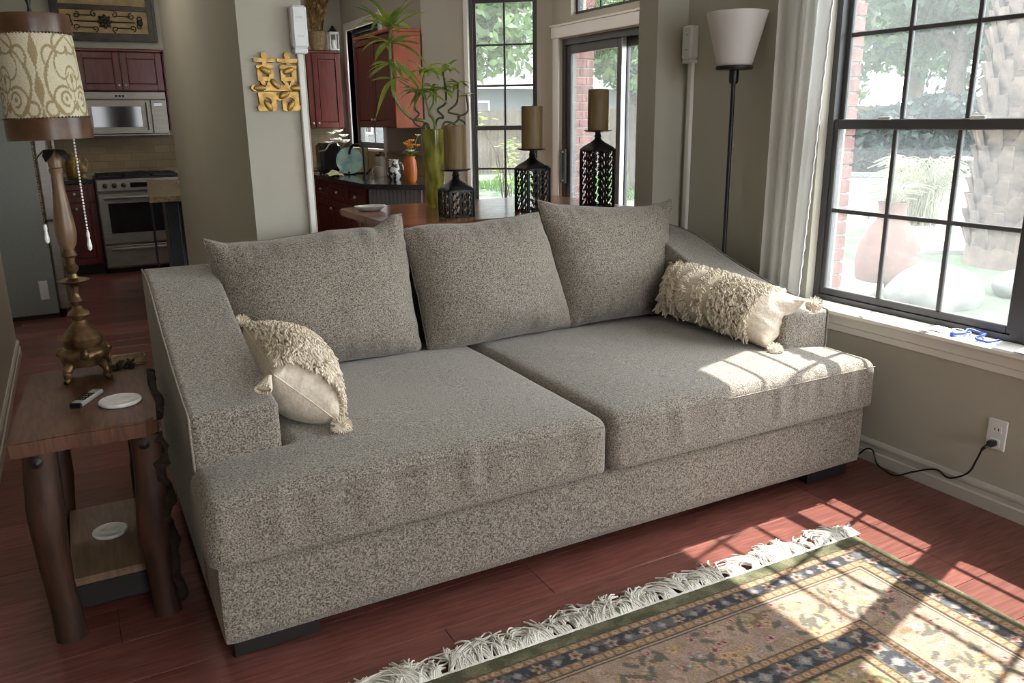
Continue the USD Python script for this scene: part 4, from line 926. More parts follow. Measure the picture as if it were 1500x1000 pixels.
# ------------------------------------------------------------------ gold double-happiness ornament
t = thing('wall_ornament', 'gold double happiness character ornament on the wall block', 'wall ornament', (.768, 3.345, 1.45))
def glyph(x):
    S = []
    l = lambda x0, y0, x1, y1, w: S.append(LineString([(x0, y0), (x1, y1)]).buffer(w, cap_style=1))
    l(x - .034, .188, x + .034, .188, .0058); l(x, .206, x, .160, .0062); l(x - .026, .164, x + .026, .164, .0052)
    S.append(Polygon([(x - .026, .150), (x + .026, .150), (x + .026, .116), (x - .026, .116)]).buffer(.003).difference(Polygon([(x - .013, .141), (x + .013, .141), (x + .013, .125), (x - .013, .125)])))
    l(x - .016, .112, x - .008, .094, .0055); l(x + .016, .112, x + .008, .094, .0055)
    S.append(Polygon([(x - .028, .064), (x + .028, .064), (x + .024, .006), (x - .024, .006)]).buffer(.005).difference(Point(x, .036).buffer(.0165)))
    return S
g = unary_union([q.buffer(.0018) for q in glyph(-.044)] + [q.buffer(.0018) for q in glyph(.044)] + [LineString([(-.090, .086), (.090, .086)]).buffer(.0105)] + [Point(x, y).buffer(.0125) for x, y in ((-.044, .206), (.044, .206), (-.09, .086), (.09, .086), (-.072, .012), (.072, .012), (0, .05))])
add(t, 'character', rough_it(subdiv(prism(g, .014, ((.768, 3.349, 1.447), (1, 0, 0), (0, 0, 1), (0, -1, 0))), .02), .0025, 45), gold_m, 40)
leaves = []
for x, y, a in [(-.044, .150, .4), (.044, .150, -.4), (-.070, .086, 0), (.07, .086, 0), (-.044, .02, 1), (.044, .02, -1), (-.01, .10, .8), (.02, .06, -.5)]:
    leaves.append(xf(sphere((0, 0, 0), .016, 2, (1.5, .45, .75)), (.768 + x, 3.334, 1.447 + y), ry=a))
add(t, 'leaf_relief', cat(*leaves), gold_m, True)

# ------------------------------------------------------------------ counter-height table behind the sofa
HT = .935
t = thing('dining_table', 'counter-height brown wood table with rounded corners behind the sofa', 'table', (2.0, 4.0, 0))
tp = Polygon([(1.30, 3.56), (2.72, 3.56), (2.72, 4.52), (1.30, 4.52)]).buffer(-.1).buffer(.1)
add(t, 'tabletop', cat(prism(tp.buffer(-.006), .034, z0=HT - .034), prism(tp, .024, z0=HT - .029)), tablewood)
add(t, 'apron', cat(rbox(1.40, 2.62, 3.66, 3.68, HT - .11, HT - .034), rbox(1.40, 2.62, 4.40, 4.42, HT - .11, HT - .034), rbox(1.40, 1.42, 3.68, 4.40, HT - .11, HT - .034), rbox(2.60, 2.62, 3.68, 4.40, HT - .11, HT - .034)), tablewood)
for x in (1.43, 2.59):
    for y in (3.69, 4.39): add(t, 'leg', rbox(x - .035, x + .035, y - .035, y + .035, 0, HT - .034, .006), tablewood)

def candle_holder(label_h, label_c, x, y, h, seed):
    t = thing('candle_holder', label_h, 'candle holder', (x, y, HT))
    zb = HT; w = .066; hb = h - .105
    ornate = []
    # pierced fretwork sides
    fret = Polygon([(-w, 0), (w, 0), (w, hb), (-w, hb)])
    holes = []
    rows = max(2, round(hb / .044)); ch = (hb - .012) / rows
    for i in range(rows):
        for j in range(2):
            cx, cy = -w / 2 + j * w, .006 + ch * (i + .5)
            for k in range(4):
                a = math.pi / 4 + k * math.pi / 2
                e = Point(0, 0).buffer(1, 12)
                from shapely import affinity
                e = affinity.translate(affinity.rotate(affinity.scale(e, .0138, .0080), math.degrees(a) + 20), cx + math.cos(a) * .0160, cy + math.sin(a) * .0160 * ch / .042)
                holes.append(e)
            holes.append(Point(cx, cy).buffer(.0050))
        holes.append(affinity.translate(affinity.scale(Point(0, 0).buffer(1, 8), .0055, .012), 0, .006 + ch * (i + .5)))
    fr = fret.difference(unary_union(holes))
    for ex_, n_ in (((1, 0, 0), (0, -1, 0)), ((1, 0, 0), (0, 1, 0)), ((0, 1, 0), (1, 0, 0)), ((0, 1, 0), (-1, 0, 0))):
        o = np.array([x, y, zb]) + np.array(n_) * (w - .005)
        add(t, 'fretwork_panel', prism(fr, .005, (o, ex_, (0, 0, 1), n_)), blackmetal)
    add(t, 'corner_post', cat(*[rbox(x + sx * w - .005, x + sx * w + .005, y + sy * w - .005, y + sy * w + .005, zb, zb + hb, .002) for sx in (-1, 1) for sy in (-1, 1)]), blackmetal)
    sq = []
    prof = [(w + .004, hb - .004), (w + .004, hb + .004), (w * .92, hb + .018), (w * .55, hb + .040), (w * .30, hb + .055), (.016, hb + .066), (.020, hb + .072), (.015, hb + .080), (.014, hb + .094)]
    a = np.arange(32) * 2 * np.pi / 32
    v = []
    for k, (rr, z) in enumerate(prof):
        q = min(1, max(0, (z - hb - .01) / .04)); c, s = np.cos(a), np.sin(a); sqr = 1 / np.maximum(np.abs(c), np.abs(s)); m_ = sqr * (1 - q) + 1.0 * q
        v.append(np.stack([x + rr * c * m_, y + rr * s * m_, np.full(32, zb + z)], -1))
    v = np.vstack(v); i, j = np.meshgrid(np.arange(len(prof) - 1), np.arange(32), indexing='ij')
    f = np.stack([i * 32 + j, i * 32 + (j + 1) % 32, (i + 1) * 32 + (j + 1) % 32, (i + 1) * 32 + j], -1).reshape(-1, 4)
    add(t, 'shoulder', (v, np.vstack([f[:, [0, 1, 2]], f[:, [0, 2, 3]]])), blackmetal, 40)
    add(t, 'plate', lathe([(0, h - .012), (.055, h - .012), (.076, h - .005), (.078, h - .001), (.070, h - .003), (.05, h - .006), (0, h - .006)], 40, (x, y, zb)), blackmetal, 40)
    zc = zb + h - .006
    t2 = thing('candle', label_c, 'candle', (x, y, zc))
    add(t2, 'wax', rough_it(lathe([(0, 0), (.050, 0), (.055, .004), (.056, .03), (.0555, .19), (.055, .212), (.051, .216), (.046, .210), (.03, .206), (0, .205)], 40, (x, y, zc)), .0012, 30, seed), candle_m, 45)
    add(t2, 'wick', tube([(x, y, zc + .20), (x + .002, y, zc + .222)], .0015, 6), dark)
candle_holder('shortest black pierced metal candle holder beside the green vase', 'tan pillar candle on the shortest holder beside the green vase', 1.702, 3.75, .236, 1)
candle_holder('middle-height black pierced metal candle holder before the tall window', 'tan pillar candle on the middle-height holder before the tall window', 2.143, 3.75, .324, 2)
candle_holder('tallest black pierced metal candle holder before the patio door', 'tan pillar candle on the tallest holder before the patio door', 2.552, 3.75, .409, 3)

t = thing('oval_dish', 'white oval dish at the left end of the counter-height table', 'dish', (1.425, 4.28, HT))
a = np.arange(48) * 2 * np.pi / 48
ov = lathe([(0, 0), (.05, 0), (.075, .012), (.088, .024), (.086, .027), (.07, .017), (.045, .008), (0, .008)], 48)
add(t, 'bowl', (ov[0] * (1.0, .72, 1) + (1.425, 4.28, HT), ov[1]), stone, 40)

# ------------------------------------------------------------------ lucky bamboo in a green vase
VX, VY = 1.795, 4.24
t = thing('glass_vase', 'tall mottled yellow-green glass vase on the counter-height table', 'vase', (VX, VY, HT))
add(t, 'glass', lathe([(0, 0), (.050, 0), (.054, .006), (.056, .08), (.058, .2), (.062, .34), (.066, .42), (.064, .424), (.060, .42), (.055, .30), (.050, .04), (0, .03)], 40, (VX, VY, HT)), greenglass, 40)
pl = thing('lucky_bamboo', 'curly lucky bamboo stems with long green leaves in the green vase', 'houseplant', (VX, VY, HT + .05))
def blade(base, dirv, L, w, droop, twist=0.0):
    d_ = np.array(dirv, float); d_ /= np.linalg.norm(d_)
    side = np.cross(d_, (0, 0, 1)); nn = np.linalg.norm(side); side = side / nn if nn > 1e-3 else np.array([1.0, 0, 0])
    up = np.cross(side, d_); side = side * math.cos(twist) + up * math.sin(twist)
    s = np.linspace(0, 1, 9); c = base + np.outer(s * L, d_); c[:, 2] -= droop * L * s ** 2.2
    ww = w * np.sin(np.pi * np.clip(s * .93 + .07, 0, 1)) ** .75; ww[-1] = .0005
    mid = c.copy(); mid[:, 2] -= ww * .3
    v = np.vstack([c + side * ww[:, None], mid, c - side * ww[:, None]]); f = []
    for i in range(8):
        f += [(i, i + 1, 10 + i), (i, 10 + i, 9 + i), (9 + i, 10 + i, 19 + i), (9 + i, 19 + i, 18 + i)]
    return v, np.array(f)
r = random.Random(12)
def tuft(tip, n, L, up, m=None, spread=1.0, w=.010):
    out = []
    for k in range(n):
        a = k * 2.4 + r.uniform(-.4, .4); e = up + r.uniform(-.35, .35)
        dv = (math.cos(a) * math.cos(e) * spread, math.sin(a) * math.cos(e) * spread, math.sin(e))
        ll = L * r.uniform(.7, 1.15)
        add(out_parent, 'leaf', blade(np.array(tip) + (0, 0, -.01 * k / max(1, n)), dv, ll, w * r.uniform(.8, 1.2), r.uniform(.25, .75), r.uniform(-.5, .5)), m or r.choice([leaf_m, leaf_m, leaf_y]), True)
stems = [
    ([(1.775, 4.24, HT + .04), (1.77, 4.24, 1.36), (1.66, 4.22, 1.42), (1.58, 4.22, 1.52), (1.565, 4.23, 1.70), (1.575, 4.24, 1.86)], .0085, stalk_m, [((1.575, 4.24, 1.87), 20, .25, .85, .020), ((1.572, 4.235, 1.80), 12, .20, .3, .016), ((1.566, 4.23, 1.70), 10, .17, .1, .014), ((1.575, 4.22, 1.62), 9, .17, -.1, .013)]),
    ([(1.80, 4.22, HT + .04), (1.80, 4.22, 1.37), (1.76, 4.20, 1.45), (1.74, 4.22, 1.58), (1.76, 4.23, 1.66)], .006, stalk_m, [((1.76, 4.23, 1.66), 12, .15, .5, .012), ((1.745, 4.22, 1.56), 8, .13, .1, .011)]),
    ([(1.81, 4.26, HT + .04), (1.82, 4.26, 1.37), (1.86, 4.24, 1.42), (1.82, 4.22, 1.46), (1.87, 4.22, 1.50), (1.88, 4.25, 1.60), (1.875, 4.26, 1.66)], .006, curl_m, [((1.875, 4.26, 1.66), 14, .17, .65, .013), ((1.88, 4.25, 1.58), 7, .11, .2, .010)]),
    ([(1.83, 4.24, HT + .04), (1.85, 4.24, 1.36), (1.92, 4.22, 1.39), (1.96, 4.24, 1.43), (1.90, 4.26, 1.45), (1.95, 4.25, 1.50), (1.955, 4.24, 1.60)], .0055, curl_m, [((1.955, 4.24, 1.60), 10, .10, .5, .010)]),
    ([(1.82, 4.20, HT + .04), (1.86, 4.20, 1.36), (1.94, 4.18, 1.36), (1.97, 4.2, 1.39), (1.93, 4.2, 1.42), (1.99, 4.2, 1.45), (1.985, 4.2, 1.54)], .0052, curl_m, [((1.985, 4.2, 1.54), 5, .06, .5, .009)]),
    ([(1.78, 4.20, HT + .04), (1.76, 4.20, 1.36), (1.70, 4.18, 1.37), (1.67, 4.2, 1.40), (1.71, 4.22, 1.44), (1.68, 4.2, 1.47), (1.69, 4.2, 1.55)], .0052, curl_m, [((1.69, 4.2, 1.56), 11, .13, .4, .010)]),
    ([(1.80, 4.27, HT + .04), (1.82, 4.27, 1.36), (1.80, 4.3, 1.44), (1.83, 4.3, 1.50), (1.82, 4.28, 1.58)], .0055, stalk_m, [((1.82, 4.28, 1.58), 12, .13, .35, .011)]),
]
for pts, rad, m_, tufts in stems:
    s = add(pl, 'stem', tube(spline(pts, 8), rad, 8), m_, True)
    out_parent = s
    for tip, n, L, up, w in tufts: tuft(tip, n, L, up, w=w)

# ------------------------------------------------------------------ kitchen
def panel_door(t, name, x0, x1, z0, z1, yf, m, knob_side=None, axis='y', km=silver):
    """raised panel door in the plane y = yf (facing -y) or x = yf (facing -x)"""
    def b(a0, a1, d0, d1, zz0, zz1, rr):
        return rbox(a0, a1, d0, d1, zz0, zz1, rr) if axis == 'y' else rbox(d0, d1, a0, a1, zz0, zz1, rr)
    st = .055 if x1 - x0 > .2 else .035
    st2 = min(st, (z1 - z0) * .3)
    p = add(t, name, cat(b(x0, x0 + st, yf, yf + .02, z0, z1, .003), b(x1 - st, x1, yf, yf + .02, z0, z1, .003), b(x0 + st, x1 - st, yf, yf + .02, z0, z0 + st2, .003), b(x0 + st, x1 - st, yf, yf + .02, z1 - st2, z1, .003)), m)
    add(p, 'raised_panel', b(x0 + st + .004, x1 - st - .004, yf + .006, yf + .018, z0 + st2 + .004, z1 - st2 - .004, .005), m)
    if knob_side is not None:
        kx, kz = knob_side; c = (kx, yf - .012, kz) if axis == 'y' else (yf - .012, kx, kz)
        add(p, 'knob', sphere(c, .013, 2), km, True, label='small metal knob')
def upper(label, x0, x1, z0, z1, nd, yf=8.95):
    t = thing('upper_cabinet', label, 'cabinet', ((x0 + x1) / 2, 9.15, z0))
    add(t, 'body', box(x0, x1, yf + .021, 9.349, z0, z1), cherry)
    add(t, 'crown', rbox(x0 - .002, x1 + .002, yf - .01, 9.349, z1, z1 + .03, .008), cherry)
    w = (x1 - x0) / nd
    for i in range(nd):
        k = (x0 + w * (i + 1) - .03 if (i % 2 == 0 and nd > 1) else x0 + w * i + .03)
        panel_door(t, 'cabinet_door', x0 + w * i + .004, x0 + w * (i + 1) - .004, z0 + .004, z1 - .004, yf, cherry, (k, z0 + .05))
    return t
upper('red cherry two-door wall cabinet above the microwave', .205, .955, 1.722, 2.075, 2)
upper('narrow red cherry wall cabinet right of the microwave', .965, 1.060, 1.345, 2.075, 1)
upper('red cherry wall cabinet left of the microwave behind the lamp shade', -.52, .195, 1.345, 2.075, 2)
upper('red cherry wall cabinet left of the sink window', 2.12, 2.745, 1.345, 2.115, 2)

t = thing('microwave', 'stainless over-the-range microwave under the cherry cabinets', 'microwave', (.58, 9.13, 1.30))
MX0, MX1, MZ0, MZ1, MY = .21, .95, 1.298, 1.712, 8.93
add(t, 'body', rbox(MX0, MX1, MY, 9.345, MZ0, MZ1, .006), steel)
d_ = add(t, 'door', rbox(MX0 + .004, MX1 - .15, MY - .028, MY, MZ0 + .02, MZ1 - .075, .008), steel)
add(d_, 'window', rbox(MX0 + .07, MX1 - .235, MY - .031, MY - .026, MZ0 + .085, MZ1 - .135, .004), blackglass)
add(d_, 'handle', cat(tube([(MX1 - .185, MY - .06, MZ0 + .06), (MX1 - .185, MY - .06, MZ1 - .10)], .011, 10), tube([(MX1 - .185, MY - .06, MZ0 + .075), (MX1 - .185, MY - .025, MZ0 + .075)], .008, 8), tube([(MX1 - .185, MY - .06, MZ1 - .115), (MX1 - .185, MY - .025, MZ1 - .115)], .008, 8)), steel, 40)
add(t, 'control_panel', rbox(MX1 - .145, MX1 - .004, MY - .026, MY, MZ0 + .02, MZ1 - .075, .005), steel)
add(t, 'display', rbox(MX1 - .12, MX1 - .04, MY - .029, MY - .024, MZ1 - .135, MZ1 - .105, .002), blackglass)
add(t, 'vent_strip', rbox(MX0 + .004, MX1 - .004, MY - .02, MY, MZ1 - .07, MZ1 - .004, .004), steel)
add(t, 'badge', cat(*[rbox(.50 + k * .03, .52 + k * .03, MY - .0225, MY - .019, MZ1 - .05, MZ1 - .03, .001) for k in range(3)]), dark)

t = thing('stove', 'stainless gas range with black oven window in the kitchen', 'stove', (.595, 9.0, 0))
X0, X1, YF = .215, .975, 8.70
add(t, 'body', rbox(X0, X1, YF + .03, 9.33, .05, .905, .004), steel)
add(t, 'toe_kick', box(X0 + .02, X1 - .02, YF + .07, 9.3, 0, .05), dark)
dr = add(t, 'drawer', rbox(X0 + .005, X1 - .005, YF, YF + .03, .065, .275, .008), steel)
add(dr, 'drawer_grip', rbox(X0 + .06, X1 - .06, YF - .018, YF + .002, .225, .250, .006), steel)
od = add(t, 'oven_door', rbox(X0 + .005, X1 - .005, YF - .005, YF + .03, .29, .775, .008), steel)
add(od, 'oven_window', rbox(X0 + .085, X1 - .085, YF - .009, YF, .395, .680, .006), blackglass)
add(od, 'door_handle', cat(tube([(X0 + .05, YF - .05, .735), (X1 - .05, YF - .05, .735)], .013, 10), *[tube([(x, YF - .05, .735), (x, YF, .735)], .009, 8) for x in (X0 + .08, X1 - .08)]), steel, 40)
cp = add(t, 'control_panel', rbox(X0 + .002, X1 - .002, YF - .015, YF + .05, .79, .905, .01), steel)
add(cp, 'display', rbox(X0 + .30, X1 - .30, YF - .019, YF - .012, .825, .87, .002), blackglass)
for x in (X0 + .08, X0 + .16, X0 + .24, X1 - .24, X1 - .16, X1 - .08):
    add(cp, 'knob', xf(lathe([(0, 0), (.021, 0), (.020, .022), (.012, .028), (0, .028)], 20), (x, YF - .015, .848), rx=math.pi / 2), dark, 40, label='dark burner knob')
add(t, 'cooktop', rbox(X0, X1, YF + .03, 9.32, .903, .918, .004), blackmetal)
for k in range(3):
    xa, xb = X0 + .02 + k * .243, X0 + .02 + (k + 1) * .243 - .01
    add(t, 'grate', cat(*[rbox(xa, xb, y, y + .012, .918, .942, .003) for y in np.linspace(YF + .06, 9.26, 5)] + [rbox(x, x + .012, YF + .06, 9.272, .924, .942, .003) for x in (xa, (xa + xb) / 2, xb - .012)]), blackmetal)

def base_cab(label, x0, x1, nd):
    t = thing('base_cabinet', label, 'cabinet', ((x0 + x1) / 2, 9.04, 0))
    add(t, 'body', box(x0, x1, 8.771, 9.349, .1, .872), cherry); add(t, 'toe_kick', box(x0, x1, 8.83, 9.3, 0, .1), dark)
    w = (x1 - x0) / nd
    for i in range(nd):
        panel_door(t, 'cabinet_door', x0 + w * i + .004, x0 + w * (i + 1) - .004, .11, .69, 8.75, cherry, (x0 + w * (i + .5), .64))
        panel_door(t, 'drawer', x0 + w * i + .004, x0 + w * (i + 1) - .004, .70, .865, 8.75, cherry, (x0 + w * (i + .5), .78))
    return t
base_cab('red cherry base cabinet left of the stove', -.50, .205, 2)
base_cab('red cherry base cabinet right of the stove', .985, 2.10, 2)
single('countertop', 'black granite countertop left of the stove', 'countertop', rbox(-.52, .207, 8.73, 9.348, .872, .912, .006), granite)
single('countertop', 'black granite countertop right of the stove', 'countertop', rbox(.983, 2.10, 8.73, 9.348, .872, .912, .006), granite)
struct('trim_5', 'tan stone tile backsplash behind the stove', 'backsplash', cat(box(-.52, 2.12, 9.335, 9.35, .945, 1.297)), tile_m)
t = thing('paper_towel', 'upright white paper towel roll right of the stove', 'paper towels', (1.045, 8.90, .912))
add(t, 'roll', lathe([(.018, .02), (.054, .02), (.055, .03), (.055, .285), (.054, .29), (.018, .29), (.018, .02)], 32, (1.045, 8.9, .912)), paper, 40)
add(t, 'stand', cat(lathe([(0, 0), (.075, 0), (.075, .010), (.06, .016), (0, .016)], 32, (1.045, 8.9, .912)), lathe([(0, .0), (.008, .0), (.008, .32), (.012, .33), (0, .34)], 12, (1.045, 8.9, .912))), dark, 40)
t = thing('canister', 'gold patterned canister on the counter left of the stove', 'canister', (.06, 9.0, .912))
add(t, 'jar', lathe([(0, 0), (.06, 0), (.07, .02), (.072, .14), (.06, .17), (.04, .18), (0, .18)], 32, (.06, 9.0, .912)), gold_m, 40)
add(t, 'lid', lathe([(0, .18), (.045, .18), (.045, .20), (.02, .215), (.014, .235), (0, .24)], 24, (.06, 9.0, .912)), gold_m, 40)
t = thing('figurine', 'brown and cream rooster figurine beside the gold canister', 'figurine', (.125, 8.86, .912))
add(t, 'body', cat(sphere((.125, 8.86, 1.00), .045, 2, (1, .8, 1.1)), sphere((.10, 8.86, 1.07), .022, 2), tube(spline([(.15, 8.86, 1.01), (.175, 8.86, 1.06), (.165, 8.86, 1.10)], 5), np.linspace(.02, .006, 11), 8), lathe([(0, 0), (.04, 0), (.03, .02), (.02, .06), (0, .07)], 20, (.125, 8.86, .912))), dried, True)
add(t, 'comb', cat(sphere((.10, 8.86, 1.096), .009, 1, (1, .4, 1)), sphere((.112, 8.86, 1.094), .008, 1, (1, .4, 1)), tube([(.085, 8.86, 1.07), (.068, 8.86, 1.066)], [.006, .001], 6)), orange_m, True)

# picture above the cabinets
t = thing('picture', 'gold panel with dark iron scrollwork in a dark frame above the kitchen cabinets', 'picture', (.56, 9.33, 2.2))
px0, px1, pz0, pz1 = .06, .985, 2.20, 2.78
fo = Polygon([(px0, pz0), (px1, pz0), (px1, pz1), (px0, pz1)]); fi = Polygon([(px0 + .075, pz0 + .075), (px1 - .075, pz0 + .075), (px1 - .075, pz0 + .285), (px0 + .075, pz0 + .285)]); fi2 = Polygon([(px0 + .075, pz0 + .33), (px1 - .075, pz0 + .33), (px1 - .075, pz1 - .06), (px0 + .075, pz1 - .06)])
PF = ((0, 9.345, 0), (1, 0, 0), (0, 0, 1), (0, -1, 0))
add(t, 'frame', prism(fo.difference(fi).difference(fi2), .04, PF), framewood)
add(t, 'frame_lip', prism(fo.buffer(-.012).difference(fo.buffer(-.03)), .05, PF), framewood)
add(t, 'gold_ground', prism(fo.buffer(-.02), .012, PF), goldpanel)
def scroll(cx, cz, R, turns, a0, sg):
    return [(cx + sg * R * (1 - q * .8) * math.cos(a0 + q * turns * 6.28), 9.322, cz + R * (1 - q * .8) * math.sin(a0 + q * turns * 6.28)) for q in np.linspace(0, 1, 30)]
cz = pz0 + .18; cx = (px0 + px1) / 2; sc = []
for sg in (-1, 1):
    sc += [tube([(cx + sg * .05, 9.322, cz), (cx + sg * .27, 9.322, cz)], .006, 6)]
    for up in (-1, 1):
        zz = cz + up * .055
        sc += [tube([(cx + sg * .10, 9.322, zz), (cx + sg * .23, 9.322, zz)], .005, 6), tube(scroll(cx + sg * .09, zz + up * .012, .030, 1.1, 1.5 * up, -sg), .0045, 6), tube(scroll(cx + sg * .245, zz, .032, 1.2, 1.5 * up, sg), .0045, 6), tube(scroll(cx + sg * .31, cz + up * .035, .030, 1.1, -1.2 * up, sg), .005, 6)]
    sc += [xf(sphere((0, 0, 0), .03, 2, (.9, .4, 1.1)), (cx + sg * .315, 9.322, cz))]
add(t, 'iron_scrollwork', cat(*sc), dark, True)
ro = [xf(sphere((0, 0, 0), .022, 2, (1.6, .4, .8)), (cx + .034 * math.cos(a), 9.318, cz + .034 * math.sin(a)), ry=-a) for a in np.arange(8) * math.pi / 4] + [sphere((cx, 9.312, cz), .022, 2, (1, .6, 1))]
add(t, 'iron_rosette', cat(*ro), dark, True)

# refrigerator
t = thing('refrigerator', 'grey-sided refrigerator standing side-on in the kitchen passage', 'refrigerator', (-.5, 7.35, 0))
add(t, 'body', rbox(-.93, -.195, 6.90, 7.80, .03, 1.76, .008), fridge_m)
add(t, 'toe_grille', box(-.9, -.2, 6.92, 7.78, 0, .03), dark)
for a, b, nm in ((.06, .72, 'freezer_drawer'), (.73, 1.755, 'fridge_door')):
    p = add(t, nm, rbox(-.19, -.115, 6.90, 7.80, a, b, .012), steel)
    if nm == 'fridge_door': add(p, 'handle', cat(tube([(-.07, 6.97, .85), (-.07, 6.97, 1.6)], .012, 10), tube([(-.07, 6.97, .9), (-.115, 6.97, .9)], .009, 8), tube([(-.07, 6.97, 1.55), (-.115, 6.97, 1.55)], .009, 8)), steel, 40)
    else: add(p, 'handle', cat(tube([(-.07, 6.97, .64), (-.07, 7.73, .64)], .012, 10), tube([(-.07, 7.0, .64), (-.115, 7.0, .64)], .009, 8), tube([(-.07, 7.7, .64), (-.115, 7.7, .64)], .009, 8)), steel, 40)
add(t, 'foot', lathe([(0, 0), (.02, 0), (.02, .03), (0, .03)], 12, (-.22, 6.95, 0)), dark)
single('refrigerator_magnet', 'white note plate stuck low on the refrigerator side', 'magnet', cat(rbox(-.305, -.245, 6.890, 6.899, .145, .29, .004)), whiteplastic)

# island with brown granite
t = thing('kitchen_island', 'kitchen island with dark vertical beadboard beyond the wall block', 'kitchen island', (1.0, 7.0, 0))
add(t, 'body', prism(Polygon([(.585, 6.32), (1.25, 6.32), (1.25, 7.85), (.70, 7.85)]), .885), bead_m)
n = 7
for k in range(n):
    xa = .58 + .67 * k / n
    add(t, 'bead_board', rbox(xa + .006, xa + .67 / n - .006, 6.300, 6.322, .0, .885, .006), bead_d)
add(t, 'support_leg', rbox(.475, .490, 6.20, 6.215, 0, .885, .003), blackmetal)
single('island_top', 'brown granite slab on the island beyond the wall block', 'countertop', prism(Polygon([(.462, 6.10), (1.26, 6.10), (1.26, 7.98), (.61, 7.98)]).buffer(-.01).buffer(.01), .039, z0=.886), granite_b)
t = thing('serving_bowl', 'small white bowl on the brown granite island top', 'bowl', (.80, 6.9, .925))
add(t, 'bowl', lathe([(0, 0), (.03, 0), (.05, .02), (.06, .045), (.056, .045), (.045, .022), (0, .01)], 28, (.80, 6.9, .925)), stone, 40)

# sink run along the right kitchen wall
t = thing('sink_cabinet', 'red cherry base cabinets of the sink counter', 'cabinet', (2.5, 7.9, 0))
add(t, 'body', prism(Polygon([(2.171, 8.70), (2.171, 6.52), (2.50, 6.16), (2.60, 6.16), (2.86, 7.0), (2.899, 7.05), (2.899, 8.70)]), .77, z0=.10), cherry)
add(t, 'toe_kick', prism(Polygon([(2.23, 8.70), (2.23, 6.56), (2.52, 6.22), (2.58, 6.22), (2.84, 7.0), (2.84, 8.70)]), .10), dark)
for k in range(4):
    a = 6.56 + k * .535; b = a + .525
    panel_door(t, 'cabinet_door', a, b, .11, .69, 2.15, cherry, (b - .05, .62), axis='x')
    panel_door(t, 'drawer', a, b, .70, .865, 2.15, cherry, ((a + b) / 2, .78), axis='x')
e = np.array([2.50 - 2.171, 6.16 - 6.52]); Lb = np.linalg.norm(e); FB = Frame((2.171, 6.52), (2.50, 6.16))
nb = 13
for k in range(nb):
    add(t, 'bead_board', FB.box(Lb * k / nb + .002, Lb * (k + 1) / nb - .002, -.014, .0, .10, .87, .005), bead_m)
ct = Polygon([(2.12, 9.345), (2.12, 6.47), (2.475, 6.10), (2.62, 6.10), (2.895, 7.0), (2.895, 9.345)])
sinkhole = Polygon([(2.28, 8.10), (2.70, 8.10), (2.70, 8.75), (2.28, 8.75)]).buffer(.03)
cts = thing('sink_countertop', 'black granite sink counter with a clipped corner', 'countertop', (2.5, 7.8, .872))
add(cts, 'slab', prism(ct.difference(sinkhole), .040, z0=.872), granite)
add(cts, 'sink_basin', cat(prism(sinkhole.difference(sinkhole.buffer(-.012)), .16, z0=.73 - .0), prism(sinkhole, .01, z0=.72)), steel)
struct('trim_6', 'brown stone backsplash under the sink window', 'backsplash', cat(box(2.884, 2.8995, 7.03, 9.33, .914, 1.10), box(2.13, 2.88, 9.335, 9.3495, .914, 1.34)), tile_m)
t = thing('upper_cabinet', 'dark cherry wall cabinet with an orange-lit side right of the sink window', 'cabinet', (2.76, 7.5, 1.35))
add(t, 'body', box(2.631, 2.885, 7.05, 8.05, 1.35, 2.15), cherry)
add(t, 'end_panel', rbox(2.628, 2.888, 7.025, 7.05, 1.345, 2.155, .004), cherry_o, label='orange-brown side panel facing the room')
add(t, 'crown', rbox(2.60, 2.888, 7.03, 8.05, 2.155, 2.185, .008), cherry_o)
for k in range(2): panel_door(t, 'cabinet_door', 7.055 + k * .5, 7.545 + k * .5, 1.355, 2.145, 2.61, cherry, (7.51 + k * .08, 1.42), axis='x')

CT = .912
t = thing('faucet', 'dark gooseneck faucet at the sink', 'faucet', (2.34, 7.15, CT))
fx = lambda q: np.array(q) + np.array([0, 0, CT])
add(t, 'spout', tube(spline([fx((2.345, 7.12, .03)), fx((2.345, 7.13, .20)), fx((2.345, 7.14, .265)), fx((2.325, 7.19, .295)), fx((2.295, 7.26, .29)), fx((2.275, 7.30, .25)), fx((2.27, 7.31, .21))], 8), .0115, 10), dark, True)
add(t, 'base', lathe([(0, 0), (.028, 0), (.026, .012), (.017, .03), (0, .035)], 24, (2.345, 7.12, CT)), dark, 40)
add(t, 'lever', tube([fx((2.365, 7.12, .05)), fx((2.40, 7.10, .085))], .006, 8), dark)
t = thing('toaster', 'black toaster with a chrome edge on the sink counter', 'toaster', (2.28, 7.95, CT))
def rb_(a, b, c, d2, e2, f2, rr): return rbox(a, b, c, d2, e2, f2, rr)
add(t, 'body', rb_(2.16, 2.36, 7.86, 8.06, CT + .01, CT + .30, .03), blackglass)
add(t, 'chrome_arc', tube(spline([(2.155, 7.9, CT + .22), (2.20, 7.84, CT + .235), (2.25, 7.85, CT + .29), (2.31, 7.86, CT + .305)], 6), .008, 8), steel, True)
add(t, 'foot', cat(*[box(x, x + .02, y, y + .02, CT, CT + .012) for x in (2.18, 2.32) for y in (7.88, 8.02)]), dark)
t = thing('dish_towel', 'crumpled pale green cloth at the front of the sink counter', 'cloth', (2.19, 7.62, CT))
nn = 26; gu, gv = np.meshgrid(np.linspace(-1, 1, nn), np.linspace(-1, 1, nn), indexing='ij'); rr_ = np.hypot(gu, gv)
hz = .055 * np.exp(-rr_ ** 2 * 1.6) + .03 * np.abs(meshkit.fbm(np.stack([gu * 2 + 9, gv * 2 + 9, gu * 0], -1), 3, 4) - .3)
add(t, 'cloth', cat((np.stack([2.20 + gu * .065, 7.60 + gv * .11, CT + .002 + hz], -1).reshape(-1, 3), grid_faces(nn, nn))), palegreen, True)
